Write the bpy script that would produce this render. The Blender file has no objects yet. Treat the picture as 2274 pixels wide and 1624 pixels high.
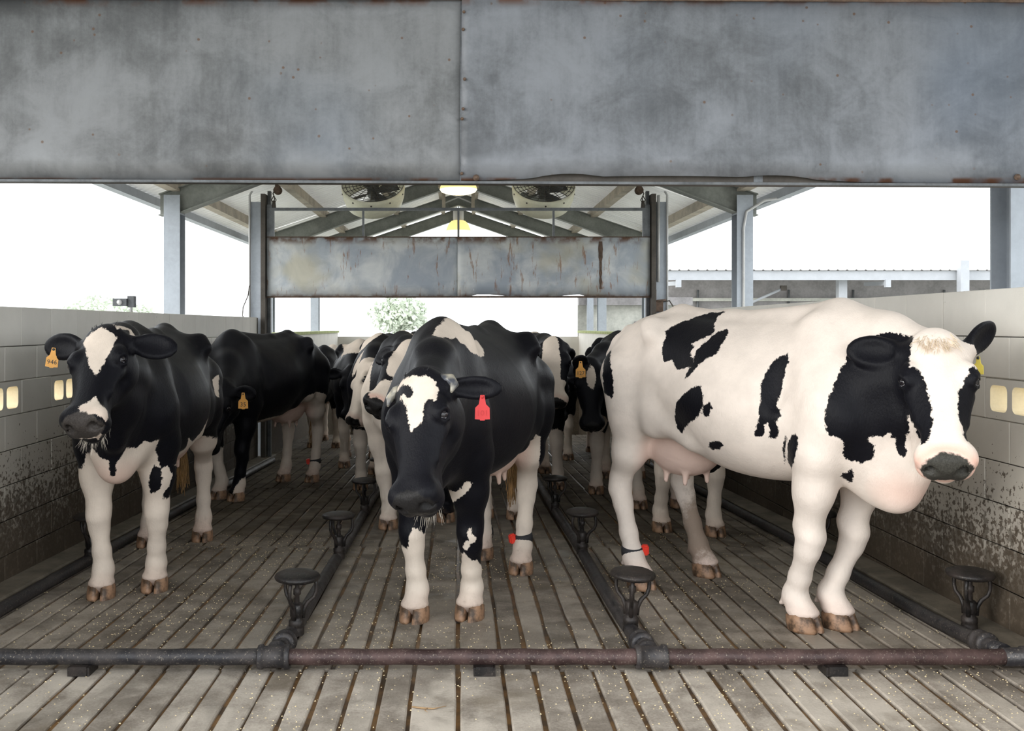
import bpy, bmesh, math, random
import numpy as np
from mathutils import Vector, Matrix

# ------------------------------------------------------------------ camera, sky, exposure
scn = bpy.context.scene
COL = scn.collection
ZC = 1.435                                   # eye height
cam_d = bpy.data.cameras.new('camera')
cam_d.sensor_fit = 'HORIZONTAL'
cam_d.sensor_width = 36.0
cam_d.lens = 2150.0 / 2274.0 * 36.0
cam_d.shift_x = (1137 - 1018) / 2274.0
cam_d.shift_y = -(812 - 725) / 2274.0
cam_d.clip_end = 500
cam = bpy.data.objects.new('camera', cam_d)
COL.objects.link(cam)
cam.location = (0, 0, ZC)
cam.rotation_euler = (math.pi / 2, 0, 0)
scn.camera = cam

world = bpy.data.worlds.new('overcast_sky')
scn.world = world
world.use_nodes = True
bg = world.node_tree.nodes.get('Background') or world.node_tree.nodes.new('ShaderNodeBackground')
bg.inputs[0].default_value = (0.93, 0.97, 1.0, 1)
bg.inputs[1].default_value = 3.0

sun_d = bpy.data.lights.new('hazy_sun', 'SUN')
sun_d.energy = 2.4
sun_d.angle = math.radians(32)
sun_d.color = (1.0, 0.97, 0.92)
sun = bpy.data.objects.new('hazy_sun', sun_d)
COL.objects.link(sun)
sun.rotation_euler = Vector((0.88, 0.40, -0.25)).to_track_quat('-Z', 'Y').to_euler()

vs = scn.view_settings
vs.view_transform = 'Standard'
vs.look = 'None'
vs.gamma = 1.0
vs.use_curve_mapping = False
vs.exposure = 0.06
scn.cycles.max_bounces = 8
scn.cycles.diffuse_bounces = 5

random.seed(7)
RNG = np.random.default_rng(7)

# ------------------------------------------------------------------ small helpers
def link(o, parent=None):
    COL.objects.link(o)
    if parent is not None:
        o.parent = parent
    return o

def empty(name, loc=(0, 0, 0), rz=0.0, parent=None):
    o = bpy.data.objects.new(name, None)
    o.empty_display_size = 0.1
    o.location = loc
    o.rotation_euler = (0, 0, rz)
    return link(o, parent)

def tag(o, label, cat, group=None):
    o['label'] = label
    o['category'] = cat
    if group:
        o['group'] = group
    return o

def struct(o, label=None):
    o['kind'] = 'structure'
    if label:
        o['label'] = label
    return o

class MB:
    """collects vertices and faces for one mesh object"""
    def __init__(self):
        self.v = []
        self.f = []
        self.sm = []
    def add(self, vs_, fs, smooth=False):
        n = len(self.v)
        self.v += [tuple(p) for p in vs_]
        for q in fs:
            self.f.append(tuple(i + n for i in q))
            self.sm.append(smooth)
        return self
    def box(self, x0, x1, y0, y1, z0, z1):
        vs_ = [(x, y, z) for z in (z0, z1) for y in (y0, y1) for x in (x0, x1)]
        return self.add(vs_, [(0, 2, 3, 1), (4, 5, 7, 6), (0, 1, 5, 4), (2, 6, 7, 3), (0, 4, 6, 2), (1, 3, 7, 5)])
    def obox(self, c, ux, uy, uz):
        """box from centre and three half-axis vectors"""
        c, ux, uy, uz = map(Vector, (c, ux, uy, uz))
        vs_ = [c + ux * a + uy * b + uz * d for d in (-1, 1) for b in (-1, 1) for a in (-1, 1)]
        return self.add(vs_, [(0, 2, 3, 1), (4, 5, 7, 6), (0, 1, 5, 4), (2, 6, 7, 3), (0, 4, 6, 2), (1, 3, 7, 5)])
    def tube(self, pts, r, n=10, caps=True):
        """round tube along points, r a number or one per point"""
        pts = [Vector(p) for p in pts]
        if not hasattr(r, '__len__'):
            r = [r] * len(pts)
        d0 = (pts[1] - pts[0]).normalized()
        ref = Vector((0, 0, 1)) if abs(d0.z) < 0.9 else Vector((1, 0, 0))
        u = d0.cross(ref).normalized()
        vs_, fs = [], []
        for i, p in enumerate(pts):
            d = (pts[min(i + 1, len(pts) - 1)] - pts[max(i - 1, 0)]).normalized()
            u = (u - d * u.dot(d)).normalized()
            w = d.cross(u)
            for k in range(n):
                a = 2 * math.pi * k / n
                vs_.append(p + (u * math.cos(a) + w * math.sin(a)) * r[i])
        for i in range(len(pts) - 1):
            for k in range(n):
                fs.append((i * n + k, i * n + (k + 1) % n, (i + 1) * n + (k + 1) % n, (i + 1) * n + k))
        self.add(vs_, fs, True)
        if caps:
            m = len(self.v) - len(vs_)
            self.f.append(tuple(m + k for k in range(n))[::-1]); self.sm.append(False)
            self.f.append(tuple(m + (len(pts) - 1) * n + k for k in range(n))); self.sm.append(False)
        return self
    def lathe(self, prof, n=20, c=(0, 0, 0), ax=None):
        """profile of (radius, height) turned about an axis (default z)"""
        c = Vector(c)
        w = Vector(ax).normalized() if ax else Vector((0, 0, 1))
        ref = Vector((1, 0, 0)) if abs(w.x) < 0.9 else Vector((0, 1, 0))
        u = w.cross(ref).normalized()
        t = w.cross(u)
        vs_, fs = [], []
        for r, h in prof:
            for k in range(n):
                a = 2 * math.pi * k / n
                vs_.append(c + w * h + (u * math.cos(a) + t * math.sin(a)) * r)
        for i in range(len(prof) - 1):
            for k in range(n):
                fs.append((i * n + k, i * n + (k + 1) % n, (i + 1) * n + (k + 1) % n, (i + 1) * n + k))
        return self.add(vs_, fs, True)
    def build(self, name, mat, parent=None, link_it=True):
        me = bpy.data.meshes.new(name)
        me.from_pydata(self.v, [], self.f)
        me.polygons.foreach_set('use_smooth', self.sm)
        if mat:
            me.materials.append(mat)
        me.update()
        o = bpy.data.objects.new(name, me)
        if link_it:
            link(o, parent)
        return o

def copy_part(o, parent, loc=None, rot=None):
    c = o.copy()
    link(c, parent)
    if loc is not None:
        c.location = loc
    if rot is not None:
        c.rotation_euler = rot
    return c

# ------------------------------------------------------------------ procedural materials
class NT:
    def __init__(self, name):
        self.m = bpy.data.materials.new(name)
        self.m.use_nodes = True
        self.t = self.m.node_tree
        self.t.nodes.clear()
        self.out = self.t.nodes.new('ShaderNodeOutputMaterial')
        self.p = self.n('ShaderNodeBsdfPrincipled')
        self.l(self.p.outputs[0], self.out.inputs[0])
    def n(self, ty, **kw):
        x = self.t.nodes.new(ty)
        for k, v in kw.items():
            setattr(x, k, v)
        return x
    def l(self, a, b):
        self.t.links.new(a, b)
    def sock(self, s, v):
        if isinstance(v, bpy.types.NodeSocket):
            self.l(v, s)
        elif v is not None:
            if hasattr(v, '__len__') and len(v) == 3 and s.type == 'RGBA':
                v = (*v, 1)
            s.default_value = v
    def coord(self, kind='Object', scale=(1, 1, 1)):
        c = self.n('ShaderNodeTexCoord')
        if kind == 'World':
            g = self.n('ShaderNodeNewGeometry')
            src = g.outputs['Position']
        else:
            src = c.outputs[kind]
        mp = self.n('ShaderNodeMapping')
        mp.inputs['Scale'].default_value = scale
        self.l(src, mp.inputs[0])
        return mp.outputs[0]
    def noise(self, vec, scale, detail=4, rough=0.55, dist=0.0):
        x = self.n('ShaderNodeTexNoise')
        self.l(vec, x.inputs['Vector'])
        x.inputs['Scale'].default_value = scale
        x.inputs['Detail'].default_value = detail
        x.inputs['Roughness'].default_value = rough
        x.inputs['Distortion'].default_value = dist
        return x.outputs[0]
    def voro(self, vec, scale, feature='F1'):
        x = self.n('ShaderNodeTexVoronoi', feature=feature)
        self.l(vec, x.inputs['Vector'])
        x.inputs['Scale'].default_value = scale
        return x.outputs['Distance']
    def ramp(self, fac, a, b, va=0.0, vb=1.0):
        x = self.n('ShaderNodeMapRange', interpolation_type='SMOOTHSTEP')
        self.sock(x.inputs[0], fac)
        x.inputs[1].default_value = a
        x.inputs[2].default_value = b
        x.inputs[3].default_value = va
        x.inputs[4].default_value = vb
        return x.outputs[0]
    def math(self, op, a, b=None):
        x = self.n('ShaderNodeMath', operation=op)
        self.sock(x.inputs[0], a)
        if b is not None:
            self.sock(x.inputs[1], b)
        return x.outputs[0]
    def mix(self, fac, a, b):
        x = self.n('ShaderNodeMix', data_type='RGBA')
        self.sock(x.inputs[0], fac)
        self.sock(x.inputs[6], a)
        self.sock(x.inputs[7], b)
        return x.outputs[2]
    def sep(self, vec):
        x = self.n('ShaderNodeSeparateXYZ')
        self.l(vec, x.inputs[0])
        return x.outputs
    def attr(self, name):
        return self.n('ShaderNodeAttribute', attribute_name=name).outputs['Fac']
    def bump(self, h, strength=0.3, dist=0.01):
        x = self.n('ShaderNodeBump')
        x.inputs['Strength'].default_value = strength
        x.inputs['Distance'].default_value = dist
        self.l(h, x.inputs['Height'])
        self.l(x.outputs[0], self.p.inputs['Normal'])
    def fin(self, col, rough=0.6, metal=0.0, spec=None, emit=None, es=0.0):
        self.sock(self.p.inputs['Base Color'], col)
        self.sock(self.p.inputs['Roughness'], rough)
        self.sock(self.p.inputs['Metallic'], metal)
        if spec is not None:
            self.p.inputs['Specular IOR Level'].default_value = spec
        if emit:
            self.sock(self.p.inputs['Emission Color'], emit)
            self.p.inputs['Emission Strength'].default_value = es
        return self.m

def simple(name, col, rough=0.6, metal=0.0, var=0.25, scale=6.0, spec=None, bump=0.0):
    k = NT(name)
    v = k.coord('Object')
    a = k.noise(v, scale, 5, 0.6)
    b = k.noise(v, scale * 9, 3, 0.6)
    f = k.math('ADD', k.math('MULTIPLY', a, 0.7), k.math('MULTIPLY', b, 0.3))
    dark = tuple(c * (1 - var) for c in col)
    lite = tuple(min(1, c * (1 + var)) for c in col)
    if bump:
        k.bump(b, bump, 0.005)
    return k.fin(k.mix(k.ramp(f, 0.3, 0.7), dark, lite), rough, metal, spec)

M = {}
M['steel'] = simple('painted_steel', (0.34, 0.37, 0.41), 0.5, 0.3, 0.12, 3)
M['steel_dark'] = simple('dark_steel', (0.10, 0.105, 0.11), 0.5, 0.4, 0.35, 8)
M['rafter'] = simple('weathered_rafter_steel', (0.21, 0.22, 0.20), 0.6, 0.2, 0.25, 4)
M['purlin'] = simple('old_timber', (0.42, 0.37, 0.30), 0.8, 0, 0.25, 5)
M['conduit'] = simple('grey_conduit', (0.5, 0.5, 0.5), 0.5, 0.2, 0.1)
M['fan'] = simple('yellowed_fan_plastic', (0.80, 0.78, 0.62), 0.45, 0, 0.12, 3)
M['wire'] = simple('dark_wire', (0.07, 0.06, 0.05), 0.6, 0.3, 0.3)
M['galv_bar'] = simple('galvanised_bar', (0.16, 0.17, 0.18), 0.5, 0.4, 0.3, 10)
M['white_paint'] = simple('white_painted_wood', (0.36, 0.375, 0.40), 0.6, 0, 0.06)
M['shed_wall'] = simple('grey_block_shed_wall', (0.22, 0.21, 0.21), 0.9, 0, 0.25, 2)
M['shed_front'] = simple('streaked_shed_front', (0.42, 0.42, 0.38), 0.8, 0, 0.25, 2)
M['moss'] = simple('mossy_wall_cap', (0.36, 0.40, 0.18), 0.9, 0, 0.3, 12)
M['ground'] = simple('pale_yard_ground', (0.42, 0.42, 0.38), 0.9, 0, 0.15, 0.3)
M['roof_dull'] = simple('parlour_ceiling_board', (0.55, 0.55, 0.53), 0.8, 0, 0.1, 1)
M['lamp_cap'] = simple('lamp_cap', (0.75, 0.75, 0.75), 0.4, 0.2, 0.05)

k = NT('glowing_lamp_glass')
M['lamp_glow'] = k.fin((0.9, 0.85, 0.6), 0.4, 0, None, (1.0, 0.86, 0.5), 2.6)

def galv(name, base, seed):
    k = NT(name)
    v = k.coord('World')
    off = k.n('ShaderNodeVectorMath', operation='ADD')
    k.l(v, off.inputs[0]); off.inputs[1].default_value = (seed * 3.1, seed * 1.7, seed)
    v = off.outputs[0]
    big = k.noise(v, 1.1, 5, 0.6, 0.4)
    mid = k.noise(v, 5.0, 6, 0.65, 0.6)
    st = k.n('ShaderNodeMapping'); st.inputs['Scale'].default_value = (14, 14, 1.2); k.l(v, st.inputs[0])
    streak = k.noise(st.outputs[0], 2.0, 4, 0.6)
    fine = k.noise(v, 60, 3, 0.7)
    f = k.math('ADD', k.math('MULTIPLY', big, 0.5), k.math('ADD', k.math('MULTIPLY', mid, 0.28), k.math('ADD', k.math('MULTIPLY', streak, 0.12), k.math('MULTIPLY', fine, 0.10))))
    c = k.mix(k.ramp(f, 0.38, 0.62), tuple(x * 0.60 for x in base), tuple(x * 1.42 for x in base))
    c = k.mix(k.math('MULTIPLY', k.ramp(k.noise(v, 0.7, 3, 0.5), 0.5, 0.72), 0.55), c, (base[0] * 0.85, base[1] * 1.0, base[2] * 1.22))
    spots = k.voro(v, 17)
    sel = k.ramp(k.noise(v, 7, 2, 0.5), 0.51, 0.57)
    sp = k.math('MULTIPLY', k.ramp(spots, 0.06, 0.13, 1, 0), sel)
    c = k.mix(k.math('MULTIPLY', sp, 0.85), c, (0.10, 0.055, 0.03))
    z = k.sep(k.coord('World'))[2]
    low = k.math('MULTIPLY', k.ramp(z, 2.02, 2.20, 1, 0), k.ramp(k.noise(v, 2.3, 4, 0.6, 0.5), 0.42, 0.60))
    c = k.mix(k.math('MULTIPLY', low, 0.75), c, tuple(x * 1.95 for x in base))
    rim = k.math('ADD', k.ramp(z, 2.715, 2.755), k.ramp(z, 2.024, 2.04, 1, 0))
    c = k.mix(k.math('MULTIPLY', rim, k.ramp(k.noise(v, 5, 4, 0.6), 0.45, 0.58)), c, (0.11, 0.05, 0.028))
    k.bump(mid, 0.12, 0.02)
    return k.fin(c, k.ramp(mid, 0.3, 0.7, 0.62, 0.42), 0.25)
M['sheet_a'] = galv('galvanised_sheet', (0.128, 0.131, 0.134), 0.0)
M['sheet_b'] = galv('galvanised_sheet_second', (0.126, 0.133, 0.145), 2.3)
def old_sheet(name, seed):
    k = NT(name)
    v0 = k.coord('World')
    off = k.n('ShaderNodeVectorMath', operation='ADD')
    k.l(v0, off.inputs[0]); off.inputs[1].default_value = (seed * 2.7, 0, seed)
    v = off.outputs[0]
    f = k.noise(v, 2.2, 5, 0.6, 0.5)
    c = k.mix(k.ramp(f, 0.35, 0.66), (0.34, 0.38, 0.43), (0.60, 0.62, 0.62))
    c = k.mix(k.math('MULTIPLY', k.ramp(k.noise(v, 1.3, 3), 0.52, 0.7), 0.6), c, (0.44, 0.40, 0.27))
    st = k.n('ShaderNodeMapping'); st.inputs['Scale'].default_value = (9, 1, 1.5); k.l(v, st.inputs[0])
    c = k.mix(k.math('MULTIPLY', k.ramp(k.noise(st.outputs[0], 1.6, 5, 0.7, 0.3), 0.57, 0.66), 0.75), c, (0.26, 0.13, 0.06))
    z = k.sep(v0)[2]
    edge = k.math('ADD', k.ramp(z, 2.44, 2.55), k.ramp(z, 1.80, 1.86, 1, 0))
    c = k.mix(k.math('MULTIPLY', edge, k.ramp(k.noise(v, 7, 4), 0.38, 0.6)), c, (0.15, 0.08, 0.05))
    return k.fin(c, 0.6, 0.15)
M['old_a'] = old_sheet('stained_sheet', 0.0)
M['old_b'] = old_sheet('stained_sheet_second', 1.9)
M['rust'] = simple('rusty_iron', (0.10, 0.065, 0.045), 0.75, 0.2, 0.5, 14, bump=0.3)

# pipes and sprinklers: dark, worn iron
def iron(name, a, b, grit=(0.30, 0.26, 0.21)):
    k = NT(name)
    v = k.coord('World')
    f = k.noise(v, 9, 6, 0.65)
    c = k.mix(k.ramp(f, 0.35, 0.65), a, b)
    c = k.mix(k.math('MULTIPLY', k.ramp(k.noise(v, 120, 2, 0.7), 0.60, 0.70), 0.55), c, grit)
    k.bump(k.noise(v, 70, 3), 0.35, 0.004)
    return k.fin(c, k.ramp(f, 0.3, 0.7, 0.38, 0.62), 0.35)
M['pipe'] = iron('dark_pipe_iron', (0.024, 0.023, 0.026), (0.062, 0.054, 0.052))
M['pipe_red'] = iron('rust_red_pipe_iron', (0.042, 0.024, 0.023), (0.095, 0.057, 0.052))
M['iron'] = iron('wet_sprinkler_iron', (0.012, 0.011, 0.011), (0.040, 0.031, 0.027), (0.12, 0.10, 0.08))

# concrete floor strips
def floor_mat(name, lo, hi, smear=False):
    k = NT(name)
    v = k.coord('World')
    big = k.noise(v, 0.9, 4, 0.6, 0.6)
    mid = k.noise(v, 4.5, 6, 0.65, 0.3)
    fine = k.noise(v, 90, 3, 0.7)
    oi = k.n('ShaderNodeObjectInfo').outputs['Random']
    f = k.math('ADD', k.math('MULTIPLY', big, 0.35), k.math('ADD', k.math('MULTIPLY', mid, 0.40), k.math('ADD', k.math('MULTIPLY', fine, 0.15), k.math('MULTIPLY', oi, 0.10))))
    c = k.mix(k.ramp(f, 0.38, 0.62), lo, hi)
    c = k.mix(k.math('MULTIPLY', k.ramp(k.noise(v, 2.1, 5, 0.6), 0.55, 0.68), 0.5), c, (0.13, 0.098, 0.06))
    wet = k.ramp(k.noise(v, 1.8, 4, 0.6, 0.5), 0.50, 0.62)
    c = k.mix(k.math('MULTIPLY', wet, 0.30), c, (0.17, 0.15, 0.125))
    k.bump(k.math('ADD', k.math('MULTIPLY', fine, 0.5), mid), 0.35, 0.008)
    rg = k.math('SUBTRACT', 0.74, k.math('MULTIPLY', wet, 0.38))
    if smear:                                   # trodden manure, and the rear pen's shade painted into the colour with it
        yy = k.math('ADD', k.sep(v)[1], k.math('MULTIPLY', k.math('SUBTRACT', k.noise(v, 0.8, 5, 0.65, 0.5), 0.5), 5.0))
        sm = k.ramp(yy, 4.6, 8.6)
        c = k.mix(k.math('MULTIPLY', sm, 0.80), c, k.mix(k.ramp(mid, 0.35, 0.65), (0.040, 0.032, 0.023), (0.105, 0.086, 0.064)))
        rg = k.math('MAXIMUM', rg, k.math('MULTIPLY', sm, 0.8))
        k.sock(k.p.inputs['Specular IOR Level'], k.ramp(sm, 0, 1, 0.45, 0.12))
    return k.fin(c, rg)
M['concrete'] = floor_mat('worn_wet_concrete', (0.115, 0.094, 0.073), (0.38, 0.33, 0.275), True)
M['concrete_front'] = floor_mat('trodden_pale_concrete', (0.155, 0.128, 0.102), (0.50, 0.445, 0.38))  # paler copy of the floor colour, brighter front light put in
k = NT('wet_muck_in_grooves')
v = k.coord('World')
c = k.mix(k.ramp(k.noise(v, 6, 5, 0.7), 0.35, 0.65), (0.040, 0.023, 0.011), (0.20, 0.105, 0.035))
M['muck'] = k.fin(c, 0.4)
k = NT('kerb_concrete')
v = k.coord('World')
c = k.mix(k.ramp(k.noise(v, 5, 6, 0.65), 0.3, 0.7), (0.09, 0.075, 0.055), (0.20, 0.17, 0.13))
k.bump(k.noise(v, 60, 4), 0.4, 0.006)
M['kerb'] = k.fin(c, 0.6)

# painted concrete block, splashed with muck towards the floor
def block_mat(name, paint, low):
    k = NT(name)
    v = k.coord('World')
    z = k.sep(v)[2]
    f = k.noise(v, 3.0, 5, 0.6)
    oi = k.n('ShaderNodeObjectInfo').outputs['Random']
    c = k.mix(k.ramp(f, 0.3, 0.7), tuple(x * 0.90 for x in paint), paint)
    c = k.mix(k.math('MULTIPLY', oi, 0.16), c, tuple(x * 0.6 for x in paint))
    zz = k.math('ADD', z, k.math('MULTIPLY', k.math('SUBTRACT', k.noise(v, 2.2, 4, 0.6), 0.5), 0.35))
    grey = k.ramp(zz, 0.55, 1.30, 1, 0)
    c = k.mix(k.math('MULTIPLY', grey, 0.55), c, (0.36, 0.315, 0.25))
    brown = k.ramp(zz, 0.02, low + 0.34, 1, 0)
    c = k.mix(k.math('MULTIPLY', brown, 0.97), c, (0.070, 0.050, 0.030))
    sp1 = k.noise(v, 42, 3, 0.6)
    thr = k.ramp(zz, 0.30, 1.05, 0.47, 0.74)
    spl = k.ramp(k.math('SUBTRACT', sp1, thr), 0.0, 0.03)
    c = k.mix(k.math('MULTIPLY', spl, 0.88), c, (0.060, 0.042, 0.026))
    sp2 = k.noise(v, 15, 4, 0.65)
    spl2 = k.ramp(k.math('SUBTRACT', sp2, k.ramp(zz, 0.2, 0.95, 0.42, 0.72)), 0.0, 0.06)
    c = k.mix(k.math('MULTIPLY', spl2, 0.7), c, (0.050, 0.036, 0.022))
    k.bump(k.noise(v, 110, 3), 0.25, 0.003)
    return k.fin(c, 0.75)
M['block_l'] = block_mat('painted_block', (0.74, 0.715, 0.66), 0.50)
M['reveal'] = simple('yellowed_block_core', (0.86, 0.76, 0.55), 0.7, 0, 0.08, 8)  # cream core colour, with the warm daylight glow of the openings mixed in
M['mortar'] = simple('mortar', (0.30, 0.28, 0.24), 0.9, 0, 0.2, 20)
k = NT('roof_sheet')
v = k.coord('World')
c = k.mix(k.ramp(k.noise(v, 1.2, 4), 0.3, 0.7), (0.76, 0.75, 0.72), (0.86, 0.85, 0.83))
k.fin(c, 0.5)
tr = k.n('ShaderNodeBsdfTranslucent'); k.sock(tr.inputs[0], (0.85, 0.84, 0.80))
mx = k.n('ShaderNodeMixShader'); mx.inputs[0].default_value = 0.06
k.l(k.p.outputs[0], mx.inputs[1]); k.l(tr.outputs[0], mx.inputs[2]); k.l(mx.outputs[0], k.out.inputs[0])
M['roof'] = k.m

F = 2150.0
def floor_z(y):
    if y < 4.05:
        return 0.0
    if y < 6.6:
        return -0.0256 * (y - 4.05)
    return -0.0653 - 0.035 * (y - 6.6)
# ------------------------------------------------------------------ ground and slatted floor
XW = 2.53                                    # inner face of both pen walls
g = MB()
g.add([(-60, -40, -0.9), (60, -40, -0.9), (60, 140, -0.9), (-60, 140, -0.9)], [(0, 1, 2, 3)])
g = struct(g.build('ground', M['ground']), 'pale concrete yard around the open shed')

floor = struct(empty('floor'), 'grooved wet concrete floor of the cow pen')
def floor_bed(y0, y1):
    m = MB()
    ys = [y0, y1]
    m.add([(-2.75, y0, floor_z(y0) - 0.014), (2.75, y0, floor_z(y0) - 0.014), (2.75, y1, floor_z(y1 - 1e-4) - 0.014), (-2.75, y1, floor_z(y1 - 1e-4) - 0.014),
           (-2.75, y0, -0.95), (2.75, y0, -0.95), (2.75, y1, -0.95), (-2.75, y1, -0.95)],
          [(0, 1, 2, 3), (4, 7, 6, 5), (0, 4, 5, 1), (1, 5, 6, 2), (2, 6, 7, 3), (3, 7, 4, 0)])
    return m.build('groove_bed', M['muck'], floor)
SLABS = [(-1.6, 4.05), (4.05, 6.6), (6.6, 9.6), (9.6, 12.6), (12.6, 16.5)]
for y0, y1 in SLABS:
    floor_bed(y0, y1)

def strip(xa, xb, y0, y1, n, mat):
    """one concrete strip between two grooves, its long edges worn uneven"""
    m = MB()
    gap = 0.007 if y0 > 0 else 0.0
    ya, yb = y0 + gap, y1 - 0.002
    rows = []
    for i in range(n + 1):
        y = ya + (yb - ya) * i / n
        j0, j1 = random.gauss(0, 0.0022), random.gauss(0, 0.0022)
        rows.append((xa + j0, xb + j1, y))
    V, Fc = [], []
    for (a, b, y) in rows:
        z = floor_z(min(y, y1 - 1e-4))
        V += [(a - 0.002, y, z - 0.03), (a, y, z - 0.006), (a + 0.006, y, z), (b - 0.006, y, z), (b, y, z - 0.006), (b + 0.002, y, z - 0.03)]
    for i in range(n):
        for k_ in range(5):
            p = i * 6 + k_
            Fc.append((p, p + 1, p + 7, p + 6))
    Fc.append((0, 1, 2, 3, 4, 5)[::-1]); Fc.append(tuple(n * 6 + q for q in range(6)))
    m.add(V, [tuple(reversed(q)) for q in Fc])
    return m.build('concrete_strip', M[mat], floor)

def groove_set(seed):
    r = random.Random(seed)
    xs = [0.0]
    x = 0.185
    while x < 2.6:
        xs.append(x); x += 0.117 + r.uniform(-0.010, 0.012)
    x = -0.185
    while x > -2.6:
        xs.insert(0, x); x -= 0.117 + r.uniform(-0.010, 0.012)
    return xs
for i, (y0, y1) in enumerate(SLABS):
    xs = groove_set(20 + i)
    gw = [0.0095, 0.0090, 0.0090, 0.010, 0.010][i]
    for a, b in zip(xs[:-1], xs[1:]):
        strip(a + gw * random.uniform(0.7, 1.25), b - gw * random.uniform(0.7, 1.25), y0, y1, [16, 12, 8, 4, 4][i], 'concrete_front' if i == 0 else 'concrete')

# kerbs along both walls
for s, nm in ((-1, 'left'), (1, 'right')):
    m = MB()
    xa, xb = sorted((s * 2.37, s * 2.60))
    ys = [3.0, 4.05, 6.6, 9.6, 12.6]
    V, Fc = [], []
    for y in ys:
        z = floor_z(y)
        V += [(s * 2.37, y, z - 0.03), (s * 2.375, y, z + 0.035), (s * 2.385, y, z + 0.045), (s * 2.60, y, z + 0.055), (s * 2.60, y, z - 0.03)]
    for i in range(len(ys) - 1):
        for k_ in range(5):
            p, q = i * 5 + k_, i * 5 + (k_ + 1) % 5
            Fc.append((p, q, q + 5, p + 5))
    Fc += [(0, 1, 2, 3, 4), tuple(20 + q for q in range(5))]
    m.add(V, Fc)
    struct(m.build('baseboard_' + nm, M['kerb']), 'low concrete kerb along the %s block wall' % nm)

# ------------------------------------------------------------------ block walls
BL, BH, BT = 0.405, 0.195, 0.145
def block_mesh(L, H, holes=False):
    bm = bmesh.new()
    c = 0.0035
    if not holes:
        rings = []
        for (y, i_) in ((0.0, c), (c, 0.0), (BT, 0.0)):
            rings.append([bm.verts.new(p) for p in ((i_, y, i_), (L - i_, y, i_), (L - i_, y, H - i_), (i_, y, H - i_))])
        bm.faces.new(rings[0])
        for a, b in zip(rings[:-1], rings[1:]):
            for q in range(4):
                bm.faces.new((a[q], b[q], b[(q + 1) % 4], a[(q + 1) % 4]))
        bm.faces.new(rings[-1][::-1])
    else:
        def loop(pts, y):
            vs_ = [bm.verts.new((p[0], y, p[1])) for p in pts]
            es = [bm.edges.new((vs_[q], vs_[(q + 1) % len(vs_)])) for q in range(len(vs_))]
            return vs_, es
        outer = [(0.002, 0.002), (L - 0.002, 0.002), (L - 0.002, H - 0.002), (0.002, H - 0.002)]
        hs = []
        for x0 in (0.040, 0.2225):
            x1, z0, z1, r = x0 + 0.1425, 0.036, 0.160, 0.028
            pts = []
            for (cx, cz, a0) in ((x1 - r, z0 + r, -90), (x1 - r, z1 - r, 0), (x0 + r, z1 - r, 90), (x0 + r, z0 + r, 180)):
                for q in range(4):
                    a = math.radians(a0 + q * 30)
                    pts.append((cx + r * math.cos(a), cz + r * math.sin(a)))
            hs.append(pts)
        loops = {}
        for y in (0.0, BT):
            es = []
            ls = []
            for pts in [outer] + hs:
                v_, e_ = loop(pts, y)
                ls.append(v_); es += e_
            bmesh.ops.triangle_fill(bm, edges=es, use_beauty=True)
            loops[y] = ls
        for a, b in zip(loops[0.0], loops[BT]):
            for q in range(len(a)):
                fc = bm.faces.new((a[q], a[(q + 1) % len(a)], b[(q + 1) % len(a)], b[q]))
                if len(a) > 4:
                    fc.material_index = 1
        bmesh.ops.recalc_face_normals(bm, faces=bm.faces)
    me = bpy.data.meshes.new('block')
    bm.to_mesh(me); bm.free()
    me.materials.append(M['block_l'])
    if holes:
        me.materials.append(M['reveal'])
    return me
ME_BLOCK = block_mesh(BL, BH - 0.004)
ME_HALF = block_mesh(0.195, BH - 0.004)
ME_CAP = block_mesh(BL, 0.226 - 0.003)
ME_CAPH = block_mesh(0.195, 0.226 - 0.003)
ME_WIN = block_mesh(BL, BH - 0.004, True)

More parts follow.
